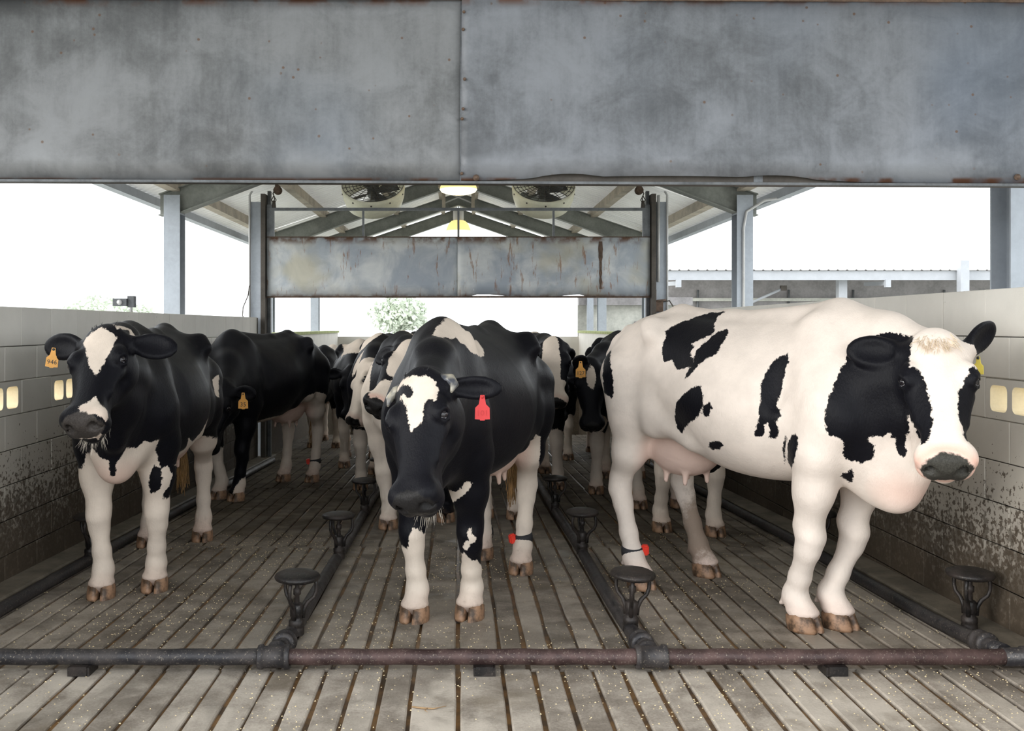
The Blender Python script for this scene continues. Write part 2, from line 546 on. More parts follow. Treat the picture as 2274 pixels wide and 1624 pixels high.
def wall(side, ztop, y_start, y_end, win_y):
    """courses of block; win_y is where one block with two openings begins"""
    w = struct(empty('wall_' + ('left' if side < 0 else 'right')),
               'painted concrete block wall with paired openings on the %s of the pen' % ('left' if side < 0 else 'right'))
    pitch = BL + 0.006
    mort = MB()
    tops = [ztop]
    z = ztop - 0.226
    tops.append(z)
    while z > -0.25:
        z -= BH
        tops.append(z)
    xin = side * XW
    def place(me, y, zb):
        o = bpy.data.objects.new('block', me)
        link(o, w)
        jit = random.uniform(-0.0015, 0.0025)
        # block front (local y = 0) faces the pen
        if side < 0:
            o.rotation_euler = (0, 0, math.pi / 2)      # local x -> world y, local y -> -x
            o.location = (xin + jit, y, zb)
        else:
            o.rotation_euler = (0, 0, -math.pi / 2)     # local x -> -y, local y -> +x
            o.location = (xin - jit, y + (BL if len(me.name) else 0), zb)
            if me in (ME_HALF, ME_CAPH):
                o.location.y = y + 0.195
    for ci in range(len(tops) - 1):
        zt, zb = tops[ci], tops[ci + 1]
        first = win_y - pitch * math.ceil((win_y - y_start) / pitch)
        offs = 0.0 if ci % 2 == 0 else pitch / 2
        y = first + offs
        n = 0
        idx0 = round((first - win_y) / pitch)
        full, half = (ME_CAP, ME_CAPH) if ci == 0 else (ME_BLOCK, ME_HALF)
        while y + BL < y_end + 0.02:
            if ci == 2 and (idx0 + n) % 2 == 0:
                place(ME_WIN, y, zb + 0.002)
            else:
                place(full, y, zb + 0.002)
            n += 1
            y += pitch
        if y + 0.19 < y_end + 0.03:
            place(half, y, zb + 0.002)
        if ci == 2:
            xa, xb = sorted((xin + side * 0.007, xin + side * (BT - 0.007)))
            q = first
            while q < y_end + 0.3:
                mort.box(xa, xb, q - 0.012, q + 0.002, zb, zt)
                q += pitch
        else:
            xa, xb = sorted((xin + side * 0.006, xin + side * (BT - 0.006)))
            mort.box(xa, xb, first, y_end, zb - 0.004, zt - (0.004 if ci == 0 else -0.004))
    mort.build('mortar', M['mortar'], w)
    return w
wall(-1, 1.547, 3.0, 12.25, 6.245 - 0.225)
wall(1, 1.612, 3.0, 12.25, 4.445 - 0.205)

# lower pen walls beyond the far gate, mossy on top
for s, nm in ((-1, 'left'), (1, 'right')):
    m = MB()
    xa, xb = sorted((s * 2.55, s * 2.74))
    m.box(xa, xb, 12.5, 20.5, -1.0, 1.30)
    w = struct(m.build('wall_far_' + nm, M['block_l']), 'lower mossy block wall beyond the far gate on the %s' % nm)
    m = MB(); xa, xb = sorted((s * 2.52, s * 2.77)); m.box(xa, xb, 12.5, 20.5, 1.30, 1.345)
    m.build('wall_cap', M['moss'], w)
m = MB(); m.box(-2.74, 2.74, 20.5, 20.7, -1.0, 1.22)
struct(m.build('wall_back', M['block_l']), 'low block wall closing the far end of the pen')

# ------------------------------------------------------------------ roof: sheets, rafters, purlins
roof = struct(empty('ceiling'), 'open gable roof of white corrugated sheets on steel rafters')
EAVE_Z, SLOPE, XE = 2.66, 0.34, 3.05         # underside of rafter at the column, slope, column line
def under(x):                                 # underside of the rafters at x
    return EAVE_Z + (XE - abs(x)) * SLOPE
RY = [5.2, 10.3, 15.4, 18.0, 20.4]
for y in RY:
    for s in (-1, 1):
        m = MB()
        # I-section rafter: web, top and bottom flange, deeper at the column
        pts = [(XE + 0.12, 0.0), (XE - 0.10, -0.05), (XE - 1.1, -0.01), (0.0, 0.0)]
        top = lambda x: under(x) + 0.22
        def sect(y0, y1, lo, hi):
            n0 = len(m.v)
            V = []
            for (x, dz) in pts:
                V += [(s * x, y0, lo(x, dz)), (s * x, y1, lo(x, dz)), (s * x, y1, hi(x, dz)), (s * x, y0, hi(x, dz))]
            Fc = []
            for i in range(len(pts) - 1):
                for k_ in range(4):
                    p, q = i * 4 + k_, i * 4 + (k_ + 1) % 4
                    Fc.append((p, q, q + 4, p + 4))
            Fc += [(0, 1, 2, 3), (12, 13, 14, 15)]
            m.add(V, Fc)
        sect(y - 0.006, y + 0.006, lambda x, d: under(x) + d, lambda x, d: top(x))
        sect(y - 0.07, y + 0.07, lambda x, d: under(x) + d - 0.012, lambda x, d: under(x) + d)
        sect(y - 0.07, y + 0.07, lambda x, d: top(x) - 0.012, lambda x, d: top(x))
        m.build('rafter', M['rafter'], roof)
for ax, wd in ((3.02, 0.06), (2.15, 0.05), (1.15, 0.04), (0.32, 0.035)):
    for s in (-1, 1):
        m = MB()
        z = under(ax) + 0.22
        m.box(s * ax - wd, s * ax + wd, 3.3, 21.0, z - 0.02, z + 0.10)
        m.build('purlin', M['purlin'], roof)
# corrugated sheets, laid one by one
def sheet_mesh():
    prof = []
    y = 0.0
    while y < 0.90 - 1e-6:
        prof += [(y, 0.0), (y + 0.08, 0.0), (y + 0.095, 0.022), (y + 0.135, 0.022), (y + 0.15, 0.0)]
        y += 0.15
    L = 3.40
    V, Fc = [], []
    for (yy, h) in prof:
        V += [(0.0, yy, h), (L, yy, h - L * SLOPE)]
    for i in range(len(prof) - 1):
        Fc.append((i * 2, i * 2 + 1, i * 2 + 3, i * 2 + 2))
    me = bpy.data.meshes.new('roof_sheet')
    me.from_pydata(V, [], Fc)
    me.materials.append(M['roof'])
    me.update()
    return me
ME_SHEET = sheet_mesh()
zr = under(0) + 0.22 + 0.105
for i in range(20):
    for s in (-1, 1):
        o = bpy.data.objects.new('roof_sheet', ME_SHEET)
        link(o, roof)
        o.location = (s * 0.02, 3.2 + 0.895 * i, zr + random.uniform(0, 0.004))
        if s < 0:
            o.scale = (-1, 1, 1)
m = MB()
m.add([(-0.25, 3.1, zr - 0.045), (0, 3.1, zr + 0.035), (0.25, 3.1, zr - 0.045), (-0.25, 21.2, zr - 0.045), (0, 21.2, zr + 0.035), (0.25, 21.2, zr - 0.045)],
      [(0, 1, 4, 3), (1, 2, 5, 4)])
m.build('ridge_cap', M['roof'], roof)
for s in (-1, 1):                              # gutters at the eaves
    m = MB()
    z = zr - 3.40 * SLOPE
    m.box(s * 3.40 - 0.05, s * 3.40 + 0.05, 3.2, 21.1, z - 0.09, z + 0.0)
    m.build('gutter', M['steel'], roof)

# steel columns
def column(x, y, label, conduit=False, w=0.085):
    root = empty('steel_column', (x, y, -0.9))
    tag(root, label, 'column', 'steel columns of the shed')
    h = EAVE_Z + 0.9 + 0.16
    m = MB(); m.box(-w, w, -0.10, -0.088, 0, h); m.build('flange', M['steel'], root)
    m = MB(); m.box(-w, w, 0.088, 0.10, 0, h); m.build('flange', M['steel'], root)
    m = MB(); m.box(-0.006, 0.006, -0.09, 0.09, 0, h); m.build('web', M['steel'], root)
    m = MB(); m.box(-w - 0.05, w + 0.05, -0.15, 0.15, 0, 0.03); m.build('base_plate', M['steel'], root)
    m = MB(); m.box(-w + 0.002, w - 0.002, -0.101, 0.101, h - 0.20, h - 0.185); m.build('cap_plate', M['steel'], root)
    if conduit:
        sx = -0.02 if x > 0 else 0.02
        m = MB(); m.tube([(sx, -0.12, 0.9), (sx, -0.12, h - 0.35), (sx + 0.03, -0.12, h - 0.18), (sx + 0.22, -0.12, h - 0.06), (sx + 0.5, -0.12, h - 0.02)], 0.014, 8)
        m.build('conduit', M['conduit'], root)
    return root
column(3.0, 5.2, 'wide grey steel column behind the right wall at the picture edge', w=0.09)
column(-3.02, 10.3, 'grey steel column standing behind the left wall', w=0.085)
column(3.02, 10.3, 'grey steel column with curved conduit behind the right wall', True)
column(-3.02, 20.4, 'thin far steel column seen left below the stained gate')
column(3.02, 20.4, 'thin far steel column seen right below the stained gate')
column(-3.02, 15.4, 'grey steel column close behind the left post of the far gate')
column(3.02, 15.4, 'grey steel column close behind the right post of the far gate')
# out-of-view ceiling strip, added to cut the light coming in from the front
pr = struct(empty('ceiling_parlour'), 'unseen flat ceiling strip added to block light before the pen')
for i in range(10):
    m = MB(); m.box(-5.0 + i, -5.0 + i + 0.985, 1.5, 3.1, 3.38, 3.42); m.build('ceiling_panel', M['roof_dull'], pr)
for y in (1.6, 3.0):
    m = MB(); m.box(-5.0, 5.0, y - 0.05, y + 0.05, 3.18, 3.38); m.build('ceiling_beam', M['steel'], pr)
# ------------------------------------------------------------------ lift gates of galvanised sheet
def gate_sheet(x0, x1, zb, zt, y, mat, parent, curl=None, nx=60, nz=8):
    """a sheet with slight dents; curl(x) lifts its lower edge"""
    V, Fc = [], []
    for j in range(nz + 1):
        for i in range(nx + 1):
            x = x0 + (x1 - x0) * i / nx
            t = j / nz
            lift = curl(x) if curl else 0.0
            z = zb + lift * (1 - t) ** 3 + (zt - zb) * t
            dent = 0.004 * math.sin(x * 3.1 + 1.3) * math.sin(t * 4 + x) + (lift * -0.9) * (1 - t) ** 4
            V.append((x, y + dent, z))
    n1 = nx + 1
    for j in range(nz):
        for i in range(nx):
            p = j * n1 + i
            Fc.append((p, p + 1, p + n1 + 1, p + n1))
    off = len(V)
    V += [(a, b + 0.004, c) for a, b, c in V]
    back = [tuple(q + off for q in f[::-1]) for f in Fc]
    rim = []
    for i in range(nx):
        rim.append((i + 1, i, i + off, i + 1 + off))
        p = nz * n1 + i
        rim.append((p, p + 1, p + 1 + off, p + off))
    for j in range(nz):
        p = j * n1
        rim.append((p, p + n1, p + n1 + off, p + off))
        p = j * n1 + nx
        rim.append((p + n1, p, p + off, p + n1 + off))
    mb = MB()
    mb.add(V, Fc + back, True)
    mb.add([], [])
    n0 = 0
    for f in rim:
        mb.f.append(f); mb.sm.append(False)
    return mb.build('metal_sheet', mat, parent)

M['twig'] = simple('dry_twig', (0.32, 0.21, 0.11), 0.8)
# near gate
NG = 3.90
gate = empty('lift_gate', (0, NG, 0))
tag(gate, 'large galvanised sheet gate raised across the top of the picture', 'gate')
gate.rotation_euler = (0, 0.0045, 0)
zb, zt = 2.022, 2.752
def curl(x):
    u = (x - 0.85) / 0.75
    a = 0.019 * max(0, 1 - u * u)
    b = 0.013 * max(0, 1 - ((x - 0.42) / 0.14) ** 2)
    c_ = 0.010 * max(0, 1 - ((x - 1.28) / 0.15) ** 2)
    return a + b + c_
gate_sheet(-2.45, -0.0035, zb, zt, 0.0, M['sheet_a'], gate)
gate_sheet(0.0015, 2.45, zb, zt, -0.005, M['sheet_b'], gate, curl)
m = MB(); m.box(-2.47, 2.47, 0.006, 0.05, zb - 0.012, zb + 0.04); m.build('bottom_rail', M['wire'], gate)
m = MB(); m.box(-2.47, 2.47, -0.018, 0.006, zb - 0.014, zb - 0.004); m.build('bottom_lip', M['steel_dark'], gate)
m = MB(); m.box(-2.47, 2.47, -0.008, 0.05, zt - 0.004, zt + 0.035); m.build('top_rail', M['rust'], gate)
m = MB(); m.box(-2.47, 2.47, 0.0, 0.04, zt + 0.28, zt + 0.315); m.build('frame_rail', M['galv_bar'], gate)
for x in (-2.45, -1.2, 0, 1.2, 2.45):
    m = MB(); m.box(x - 0.018, x + 0.018, 0.005, 0.04, zb, zt + 0.28); m.build('frame_bar', M['galv_bar'], gate)
rv = MB(); rv.lathe([(0.0, -0.006), (0.005, -0.0045), (0.007, 0.0)], 10, ax=(0, 1, 0))
rv = rv.build('rivet', M['rust'], gate, False)
first = True
for z in (2.05, 2.27, 2.31, 2.43, 2.63, 2.70):
    c = copy_part(rv, gate, (0.008 + random.uniform(-0.004, 0.006), -0.006, z))
bt = MB(); bt.lathe([(0.0, -0.012), (0.006, -0.012), (0.0065, -0.004), (0.013, -0.004), (0.013, 0.002)], 10, ax=(0, 1, 0))
bt = bt.build('bolt', M['rust'], gate, False)
for x, z in ((0.062, 2.033), (2.238, 2.045)):
    copy_part(bt, gate, (x, -0.007, z))
for s in (-1, 1):
    root = empty('gate_guide', (s * 2.50, NG + 0.03, 0.0))
    tag(root, 'steel channel guide for the near gate on the %s wall' % ('left' if s < 0 else 'right'), 'gate guide')
    m = MB(); m.box(-0.015, 0.015, -0.06, 0.06, 0.06, 3.0); m.build('channel_web', M['steel_dark'], root)
    for q in (-0.055, 0.055):
        xa, xb = sorted((0, -s * 0.05)); m = MB(); m.box(xa, xb, q - 0.005, q + 0.005, 0.06, 3.0); m.build('channel_flange', M['steel_dark'], root)

# far gate with stained sheets
FG = 12.2
gate = empty('lift_gate', (0, FG, 0))
tag(gate, 'smaller stained and rusty sheet gate hanging at the far end of the pen', 'gate')
zb, zt = 1.815, 2.555
gate_sheet(-2.415, 0.0, zb, zt, 0.0, M['old_a'], gate, None, 30, 5)
gate_sheet(-0.012, 2.415, zb, zt, -0.006, M['old_b'], gate, lambda x: 0.02 * max(0, math.sin(x * 5.0)) * (1 if 0.2 < x < 1.6 else 0), 30, 5)
m = MB(); m.box(-2.415, 2.415, 0.006, 0.04, zb - 0.02, zb + 0.005); m.build('bottom_rail', M['rust'], gate)
m = MB(); m.box(-2.415, 2.415, -0.004, 0.03, zt, zt + 0.012); m.build('top_rail', M['rust'], gate)
m = MB(); m.box(-2.415, 2.415, 0.0, 0.035, 2.895, 2.93); m.build('frame_rail', M['galv_bar'], gate)
for x in (-1.2, 0, 1.2):
    m = MB(); m.box(x - 0.013, x + 0.013, 0.004, 0.03, zb, 2.895); m.build('frame_bar', M['galv_bar'], gate)
for s in (-1, 1):
    m = MB(); m.box(s * 2.37 - 0.045, s * 2.37 + 0.045, 0.005, 0.05, zb, 2.97); m.build('side_bar', M['galv_bar'], gate)
# rust scab on the right sheet
m = MB()
pts = []
for i in range(13):
    z = zt - 0.05 - i * 0.05
    wdt = 0.028 * (1 - i / 20) + random.uniform(-0.006, 0.006)
    pts += [(1.79 - wdt, -0.012, z), (1.79 + wdt, -0.012, z)]
m.add(pts, [(2 * i, 2 * i + 2, 2 * i + 3, 2 * i + 1) for i in range(12)])
m.build('rust_scab', M['rust'], gate)
# lifting cables and pulleys
for s in (-1, 1):
    root = empty('gate_pulley', (s * 2.30, FG + 0.02, 2.93))
    tag(root, 'rusty pulley and cable lifting the far gate at its %s corner' % ('left' if s < 0 else 'right'), 'pulley')
    m = MB(); m.lathe([(0.0, -0.02), (0.055, -0.02), (0.04, 0.0), (0.055, 0.02), (0.0, 0.02)], 14, (-s * 0.02, 0, 0.22), (0, 1, 0)); m.build('wheel', M['rust'], root)
    m = MB(); m.box(-0.03 - s * 0.02, 0.03 - s * 0.02, -0.03, 0.03, 0.22, 0.34); m.build('bracket', M['rust'], root)
    m = MB(); m.tube([(0.02 * s, 0, 0.22), (0.04 * s, 0, 0.18), (0.02 * s, 0.01, 0.13), (0.03 * s, 0, 0.07)], 0.008, 6); m.build('cable', M['wire'], root)
    m = MB(); m.tube([(0.03 * s, 0, 0.15), (0.06 * s, 0, 0.10), (0.03 * s, 0, 0.05), (0.0, 0, 0.10), (0.03 * s, 0, 0.15)], 0.007, 6); m.build('cable_loop', M['wire'], root)
    m = MB(); m.tube([(0.03 * s, 0, 0.0), (0.03 * s, 0, 0.09)], [0.03, 0.02], 8); m.build('shackle', M['wire'], root)
# gate posts
for s in (-1, 1):
    nm = 'left' if s < 0 else 'right'
    root = empty('gate_post', (s * 2.57, FG, -0.4))
    tag(root, 'grey steel post with black guide channel at the %s end of the far gate' % nm, 'gate post')
    m = MB(); m.box(-0.085, 0.085, 0.12, 0.30, 0, 3.42); m.build('post', M['steel'], root)
    xa, xb = sorted((-s * 0.09, -s * 0.145))
    m = MB(); m.box(xa, xb, -0.06, 0.14, 0, 3.5); m.build('guide_channel', M['wire'], root)
    m = MB(); xa, xb = sorted((-s * 0.15, -s * 0.19)); m.box(xa, xb, 0.07, 0.14, 0, 3.55); m.build('inner_rail', M['steel_dark'], root)
    m = MB(); m.tube([(s * 0.08, 0.09, 1.95), (s * 0.08, 0.09, 3.5), (s * 0.05, 0.09, 3.55)], 0.014, 8); m.build('conduit', M['conduit'], root)
    if s > 0:
        m = MB(); m.tube([(-0.03, 0.09, 2.4), (-0.03, 0.09, 3.5)], 0.02, 8); m.build('steel_pipe', M['conduit'], root)
        m = MB(); m.box(-0.10, 0.02, 0.04, 0.12, 2.02, 2.16); m.tube([(-0.08, 0.03, 1.98), (-0.08, 0.03, 2.3)], 0.012, 6); m.tube([(-0.12, 0.03, 2.15), (0.05, 0.03, 2.17)], 0.014, 6); m.build('valve', M['rust'], root)
        m = MB(); m.tube([(0.0, 0.05, 2.14), (0.10, 0.05, 2.16), (0.17, 0.05, 2.05), (0.20, 0.05, 1.90)], 0.009, 6); m.build('hose', M['wire'], root)
    else:
        m = MB(); m.tube([(-0.08, 0.08, 2.35), (-0.10, 0.08, 2.22), (-0.16, 0.08, 2.08), (-0.17, 0.08, 1.97), (-0.14, 0.08, 1.93)], 0.007, 6); m.build('loose_wire', M['wire'], root)

# ------------------------------------------------------------------ floor pipework
CP = 4.02
pz = 0.062
root = empty('water_pipe', (0, CP, 0))
tag(root, 'long dark iron pipe lying across the floor in front of the cows', 'pipe')
def pipe_run(x0, x1, mat):
    n = 24
    m = MB(); m.tube([(x0 + (x1 - x0) * i / n, 0, pz + 0.0016 * math.sin(i * 1.7)) for i in range(n + 1)], 0.033, 18); return m.build('pipe', mat, root)
pipe_run(-2.50, -0.78, M['pipe']); pipe_run(-0.78, 0.80, M['pipe_red']); pipe_run(0.80, 2.36, M['pipe_red'])
for x in (-0.765, 0.800):
    m = MB()
    m.lathe([(0.034, -0.066), (0.048, -0.066), (0.050, -0.060), (0.050, -0.046), (0.044, -0.044), (0.044, 0.044), (0.050, 0.046), (0.050, 0.060), (0.048, 0.066), (0.034, 0.066)], 20, (x, 0, pz), (1, 0, 0))
    m.lathe([(0.040, 0.0), (0.040, 0.055), (0.046, 0.058), (0.046, 0.085), (0.034, 0.087)], 20, (x, 0, pz), (0, 1, 0))
    m.build('tee_fitting', M['pipe'], root)
m = MB(); m.lathe([(0.034, -0.10), (0.037, -0.10), (0.038, -0.02), (0.044, -0.02), (0.044, 0.03), (0.0, 0.03)], 20, (2.36, 0, pz), (1, 0, 0)); m.build('end_fitting', M['pipe'], root)
for x in (-1.557, 0.107, 1.552):
    m = MB(); m.box(x - 0.045, x + 0.045, -0.055, 0.045, 0.0, 0.036); m.obox((x, -0.048, 0.022), (0.035, 0, 0), (0, 0.012, 0), (0, 0, 0.018)); m.build('support_block', M['iron'], root)

def branch(x, label, y0=CP + 0.06, y1=12.0):
    root = empty('branch_pipe', (x, 0, 0))
    tag(root, label, 'pipe')
    def pt(y):
        t = min(1, max(0, (y - y0) / 0.5))
        z = pz * (1 - t) + 0.030 * t
        return (0.004 * math.sin(y * 2.1), y, floor_z(y) + z)
    ys = [y0 + (y1 - y0) * i / 40 for i in range(41)]
    m = MB(); m.tube([pt(y) for y in ys], 0.034, 16); m.build('pipe', M['pipe'], root)
    for y in (y0 + 0.16,):
        p = Vector(pt(y)); d = (Vector(pt(y + 0.05)) - p).normalized()
        m = MB(); m.lathe([(0.034, -0.04), (0.050, -0.038), (0.053, -0.02), (0.046, -0.012), (0.046, 0.02), (0.052, 0.025), (0.052, 0.045), (0.034, 0.05)], 20, p, d); m.build('collar', M['pipe'], root)
    return root
branch(-0.765, 'iron branch pipe running back along the floor left of centre')
branch(0.800, 'iron branch pipe running back along the floor right of centre')
branch(2.300, 'iron branch pipe beside the kerb of the right wall')
branch(-2.300, 'iron branch pipe beside the kerb of the left wall')

def sprinkler(x, y, label, rot=0.0, tilt=0.0, first=None):
    z = floor_z(y) + 0.06
    root = empty('floor_sprinkler', (x, y, z), rot)
    root.rotation_euler = (tilt, tilt * 0.6, rot)
    tag(root, label, 'sprinkler', 'round capped floor sprinklers on the pipes')
    if first is None:
        m = MB(); m.lathe([(0.036, -0.03), (0.036, 0.0), (0.033, 0.008), (0.036, 0.012), (0.036, 0.034), (0.028, 0.040), (0.026, 0.055), (0.030, 0.060), (0.030, 0.105), (0.020, 0.115), (0.0, 0.116)], 14); m.build('stem', M['iron'], root)
        m = MB(); m.lathe([(0.013, 0.11), (0.011, 0.15), (0.018, 0.155), (0.018, 0.18), (0.010, 0.185), (0.010, 0.225)], 10); m.build('nozzle', M['iron'], root)
        for q in range(3):
            a = math.radians(90 + 120 * q + 30)
            ca, sa = math.cos(a), math.sin(a)
            m = MB(); m.tube([(ca * r, sa * r, h) for r, h in ((0.030, 0.045), (0.033, 0.085), (0.050, 0.115), (0.078, 0.138), (0.088, 0.165), (0.088, 0.195), (0.080, 0.228))], [0.011, 0.011, 0.010, 0.009, 0.009, 0.009, 0.010], 8)
            m.build('prong', M['iron'], root)
        m = MB(); m.lathe([(0.0, 0.222), (0.085, 0.220), (0.100, 0.226), (0.105, 0.236), (0.101, 0.246), (0.085, 0.254), (0.045, 0.261), (0.0, 0.262)], 26); m.build('cap', M['iron'], root)
    else:
        for ch in first.children:
            copy_part(ch, root)
    return root
sp0 = sprinkler(-0.745, 4.45, 'capped sprinkler on the left floor pipe, nearest the cross pipe', 0.3, 0.03)
for x, y, lb in ((-0.750, 6.08, 'capped sprinkler on the left floor pipe, second from the cross pipe'),
                 (-0.755, 7.80, 'capped sprinkler on the left floor pipe, third from the cross pipe'),
                 (-0.760, 9.50, 'dark capped sprinkler furthest back on the left floor pipe'),
                 (0.800, 4.50, 'capped sprinkler on the right floor pipe, nearest the cross pipe'),
                 (0.795, 6.22, 'capped sprinkler on the right floor pipe, second from the cross pipe'),
                 (0.795, 7.95, 'dark capped sprinkler on the right floor pipe, third from the cross pipe'),
                 (2.375, 4.50, 'wide dark sprinkler beside the right block wall'),
                 (2.300, 6.20, 'dark sprinkler by the right wall behind the white cow'),
                 (-2.300, 6.05, 'dark sprinkler by the left wall behind the cow tagged 946')):
    sprinkler(x, y, lb, random.uniform(-0.5, 0.5), random.uniform(-0.05, 0.05), sp0)

root = empty('twig', (-0.115, 3.62, 0.004)); tag(root, 'thin brown twig lying on the floor strips in front of the pipe', 'twig')
m = MB(); m.tube([(-0.06, 0.02, 0), (-0.02, 0.005, 0.002), (0.02, 0.0, 0.001), (0.07, 0.02, 0.003)], [0.003, 0.004, 0.003, 0.001], 5); m.build('stem', M['twig'], root)
m = MB(); m.tube([(0.0, 0.002, 0.001), (-0.01, -0.02, 0.003), (0.0, -0.035, 0.002)], [0.002, 0.0015, 0.001], 5); m.build('side_shoot', M['twig'], root)

# ------------------------------------------------------------------ ceiling fans and lamps
def fan(x, y, z, label):
    root = empty('barn_fan', (x, y, z))
    tag(root, label, 'fan', 'drum fans under the roof')
    th = math.radians(48)
    ax = Vector((0, -math.cos(th), math.sin(th)))          # intake faces up and forward
    R, L = 0.43, 0.30
    m = MB(); m.lathe([(R - 0.012, 0.0), (R, 0.0), (R + 0.004, -0.05), (R - 0.01, -L * 0.6), (R - 0.045, -L), (R - 0.06, -L), (R - 0.03, -L * 0.6), (R - 0.014, -0.05), (R - 0.012, 0.0)], 40, (0, 0, 0), ax)
    m.build('housing', M['fan'], root)
    g = MB()
    u = Vector((1, 0, 0)); w = ax.cross(u)
    for r in [R * q / 9 for q in range(2, 10)]:
        g.tube([(u * math.cos(a) + w * math.sin(a)) * (r - 0.01) + ax * 0.012 for a in [2 * math.pi * q / 32 for q in range(33)]], 0.0045, 4, False)
    for q in range(24):
        a = 2 * math.pi * q / 24
        d = u * math.cos(a) + w * math.sin(a)
        g.tube([d * 0.06 + ax * 0.015, d * (R - 0.01) + ax * 0.012], 0.0045, 4, False)
    g.build('wire_guard', M['wire'], root)
    m = MB(); m.lathe([(0.0, -0.02), (0.07, -0.02), (0.085, -0.05), (0.085, -0.18), (0.06, -0.22), (0.0, -0.22)], 16, (0, 0, 0), ax); m.build('motor', M['steel_dark'], root)
    for q in range(4):
        a = math.pi / 2 * q + 0.5
        d = u * math.cos(a) + w * math.sin(a); t = ax.cross(d)
        m = MB()
        p = [d * 0.07 + t * 0.03, d * 0.20 + t * 0.075, d * 0.36 + t * 0.10, d * 0.37 - t * 0.06, d * 0.20 - t * 0.06, d * 0.07 - t * 0.03]
        tw = [0.015, 0.03, 0.04, -0.04, -0.03, -0.015]
        A = [a_ + ax * (-0.13 + b_) for a_, b_ in zip(p, tw)]
        B = [a_ + ax * 0.004 for a_ in A]
        m.add(A + B, [(0, 1, 2, 3, 4, 5), (11, 10, 9, 8, 7, 6)] + [(i, i + 6, (i + 1) % 6 + 6, (i + 1) % 6) for i in range(6)])
        m.build('blade', M['steel_dark'], root)
    for q in (0.6, 2.4):
        d = u * math.cos(q) + w * math.sin(q)
        m = MB(); m.tube([d * (R + 0.01) - ax * 0.1, d * (R + 0.01) - ax * 0.1 + Vector((0, 0, 0.25))], 0.012, 6); m.build('hanger', M['wire'], root)
    bt = MB(); bt.lathe([(0.012, 0.0), (0.010, 0.008), (0.0, 0.009)], 8)
    for q in range(5):
        a = math.radians(200 + 35 * q)
        d = u * math.cos(a) + w * math.sin(a) * (1 if w.z < 0 else 1)
        m = MB(); m.lathe([(0.012, 0.0), (0.010, 0.008), (0.0, 0.009)], 8, d * (R + 0.003) - ax * 0.06, d); m.build('screw', M['wire'], root)
    return root
fan(-1.165, 13.2, 3.37, 'cream drum fan hanging under the roof left of the lamps')
fan(1.165, 13.2, 3.37, 'cream drum fan hanging under the roof right of the lamps')

def lamp(y, z, r, label):
    root = empty('pendant_lamp', (0, y, z))
    tag(root, label, 'lamp')
    m = MB(); m.lathe([(r, 0.0), (r * 0.97, 0.03), (r * 0.80, 0.13), (r * 0.55, 0.19), (r * 0.40, 0.20)], 28); m.build('shade', M['lamp_shade'], root)
    m = MB(); m.lathe([(r * 1.0, 0.0), (r * 0.9, -0.035), (r * 0.6, -0.06), (0.0, -0.07)], 28); m.build('glass', M['lamp_glow'], root)
    m = MB(); m.lathe([(r * 0.42, 0.19), (r * 0.42, 0.38), (r * 0.30, 0.40), (0.0, 0.41)], 16); m.build('ballast', M['lamp_cap'], root)
    m = MB(); m.tube([(0, 0, 0.40), (0, 0, 4.0 - z)], 0.012, 6); m.build('hanging_rod', M['conduit'], root)
    return root
k = NT('white_lamp_shade')
k.fin((0.82, 0.79, 0.68), 0.45)
tr = k.n('ShaderNodeBsdfTranslucent'); k.sock(tr.inputs[0], (0.9, 0.82, 0.55))
mx = k.n('ShaderNodeMixShader'); mx.inputs[0].default_value = 0.4
k.l(k.p.outputs[0], mx.inputs[1]); k.l(tr.outputs[0], mx.inputs[2]); k.l(mx.outputs[0], k.out.inputs[0])
M['lamp_shade'] = k.m
lamp(12.9, 3.26, 0.25, 'nearer pendant lamp with glowing yellow glass under the ridge')
lamp(18.6, 3.27, 0.24, 'further pendant lamp seen behind the rail of the far gate')
for y in (13.9, 17.2):
    root = empty('ridge_brace', (0, y, 0)); tag(root, 'light steel brace hanging below the ridge %s' % ('near the fans' if y < 15 else 'further back'), 'brace')
    for s in (-1, 1):
        m = MB(); m.box(s * 0.26 - 0.03, s * 0.26 + 0.03, -0.02, 0.02, 3.42 + (0.12 if y > 15 else 0), 3.95); m.build('hanger', M['purlin'], root)
        m = MB(); m.tube([(s * 0.26, 0, 3.50 + (0.12 if y > 15 else 0)), (-s * 0.26, 0, 3.72 + (0.12 if y > 15 else 0))], 0.014, 6); m.build('cross_bar', M['conduit'], root)

# ------------------------------------------------------------------ things beyond the pen
root = empty('low_shed', (5.4, 24.0, -0.9))
tag(root, 'long low shed with white fascia and corrugated roof behind the right wall', 'building')
def P(name, mat, *boxes):
    m = MB()
    for b in boxes:
        m.box(*b)
    return m.build(name, mat, root)
z0 = 0.9
P('back_wall', M['shed_wall'], (-0.4, 11.5, 1.6, 1.8, 0, 3.95))
P('fascia', M['white_paint'], (-0.6, 11.5, -0.05, 0.0, 3.48, 3.71))
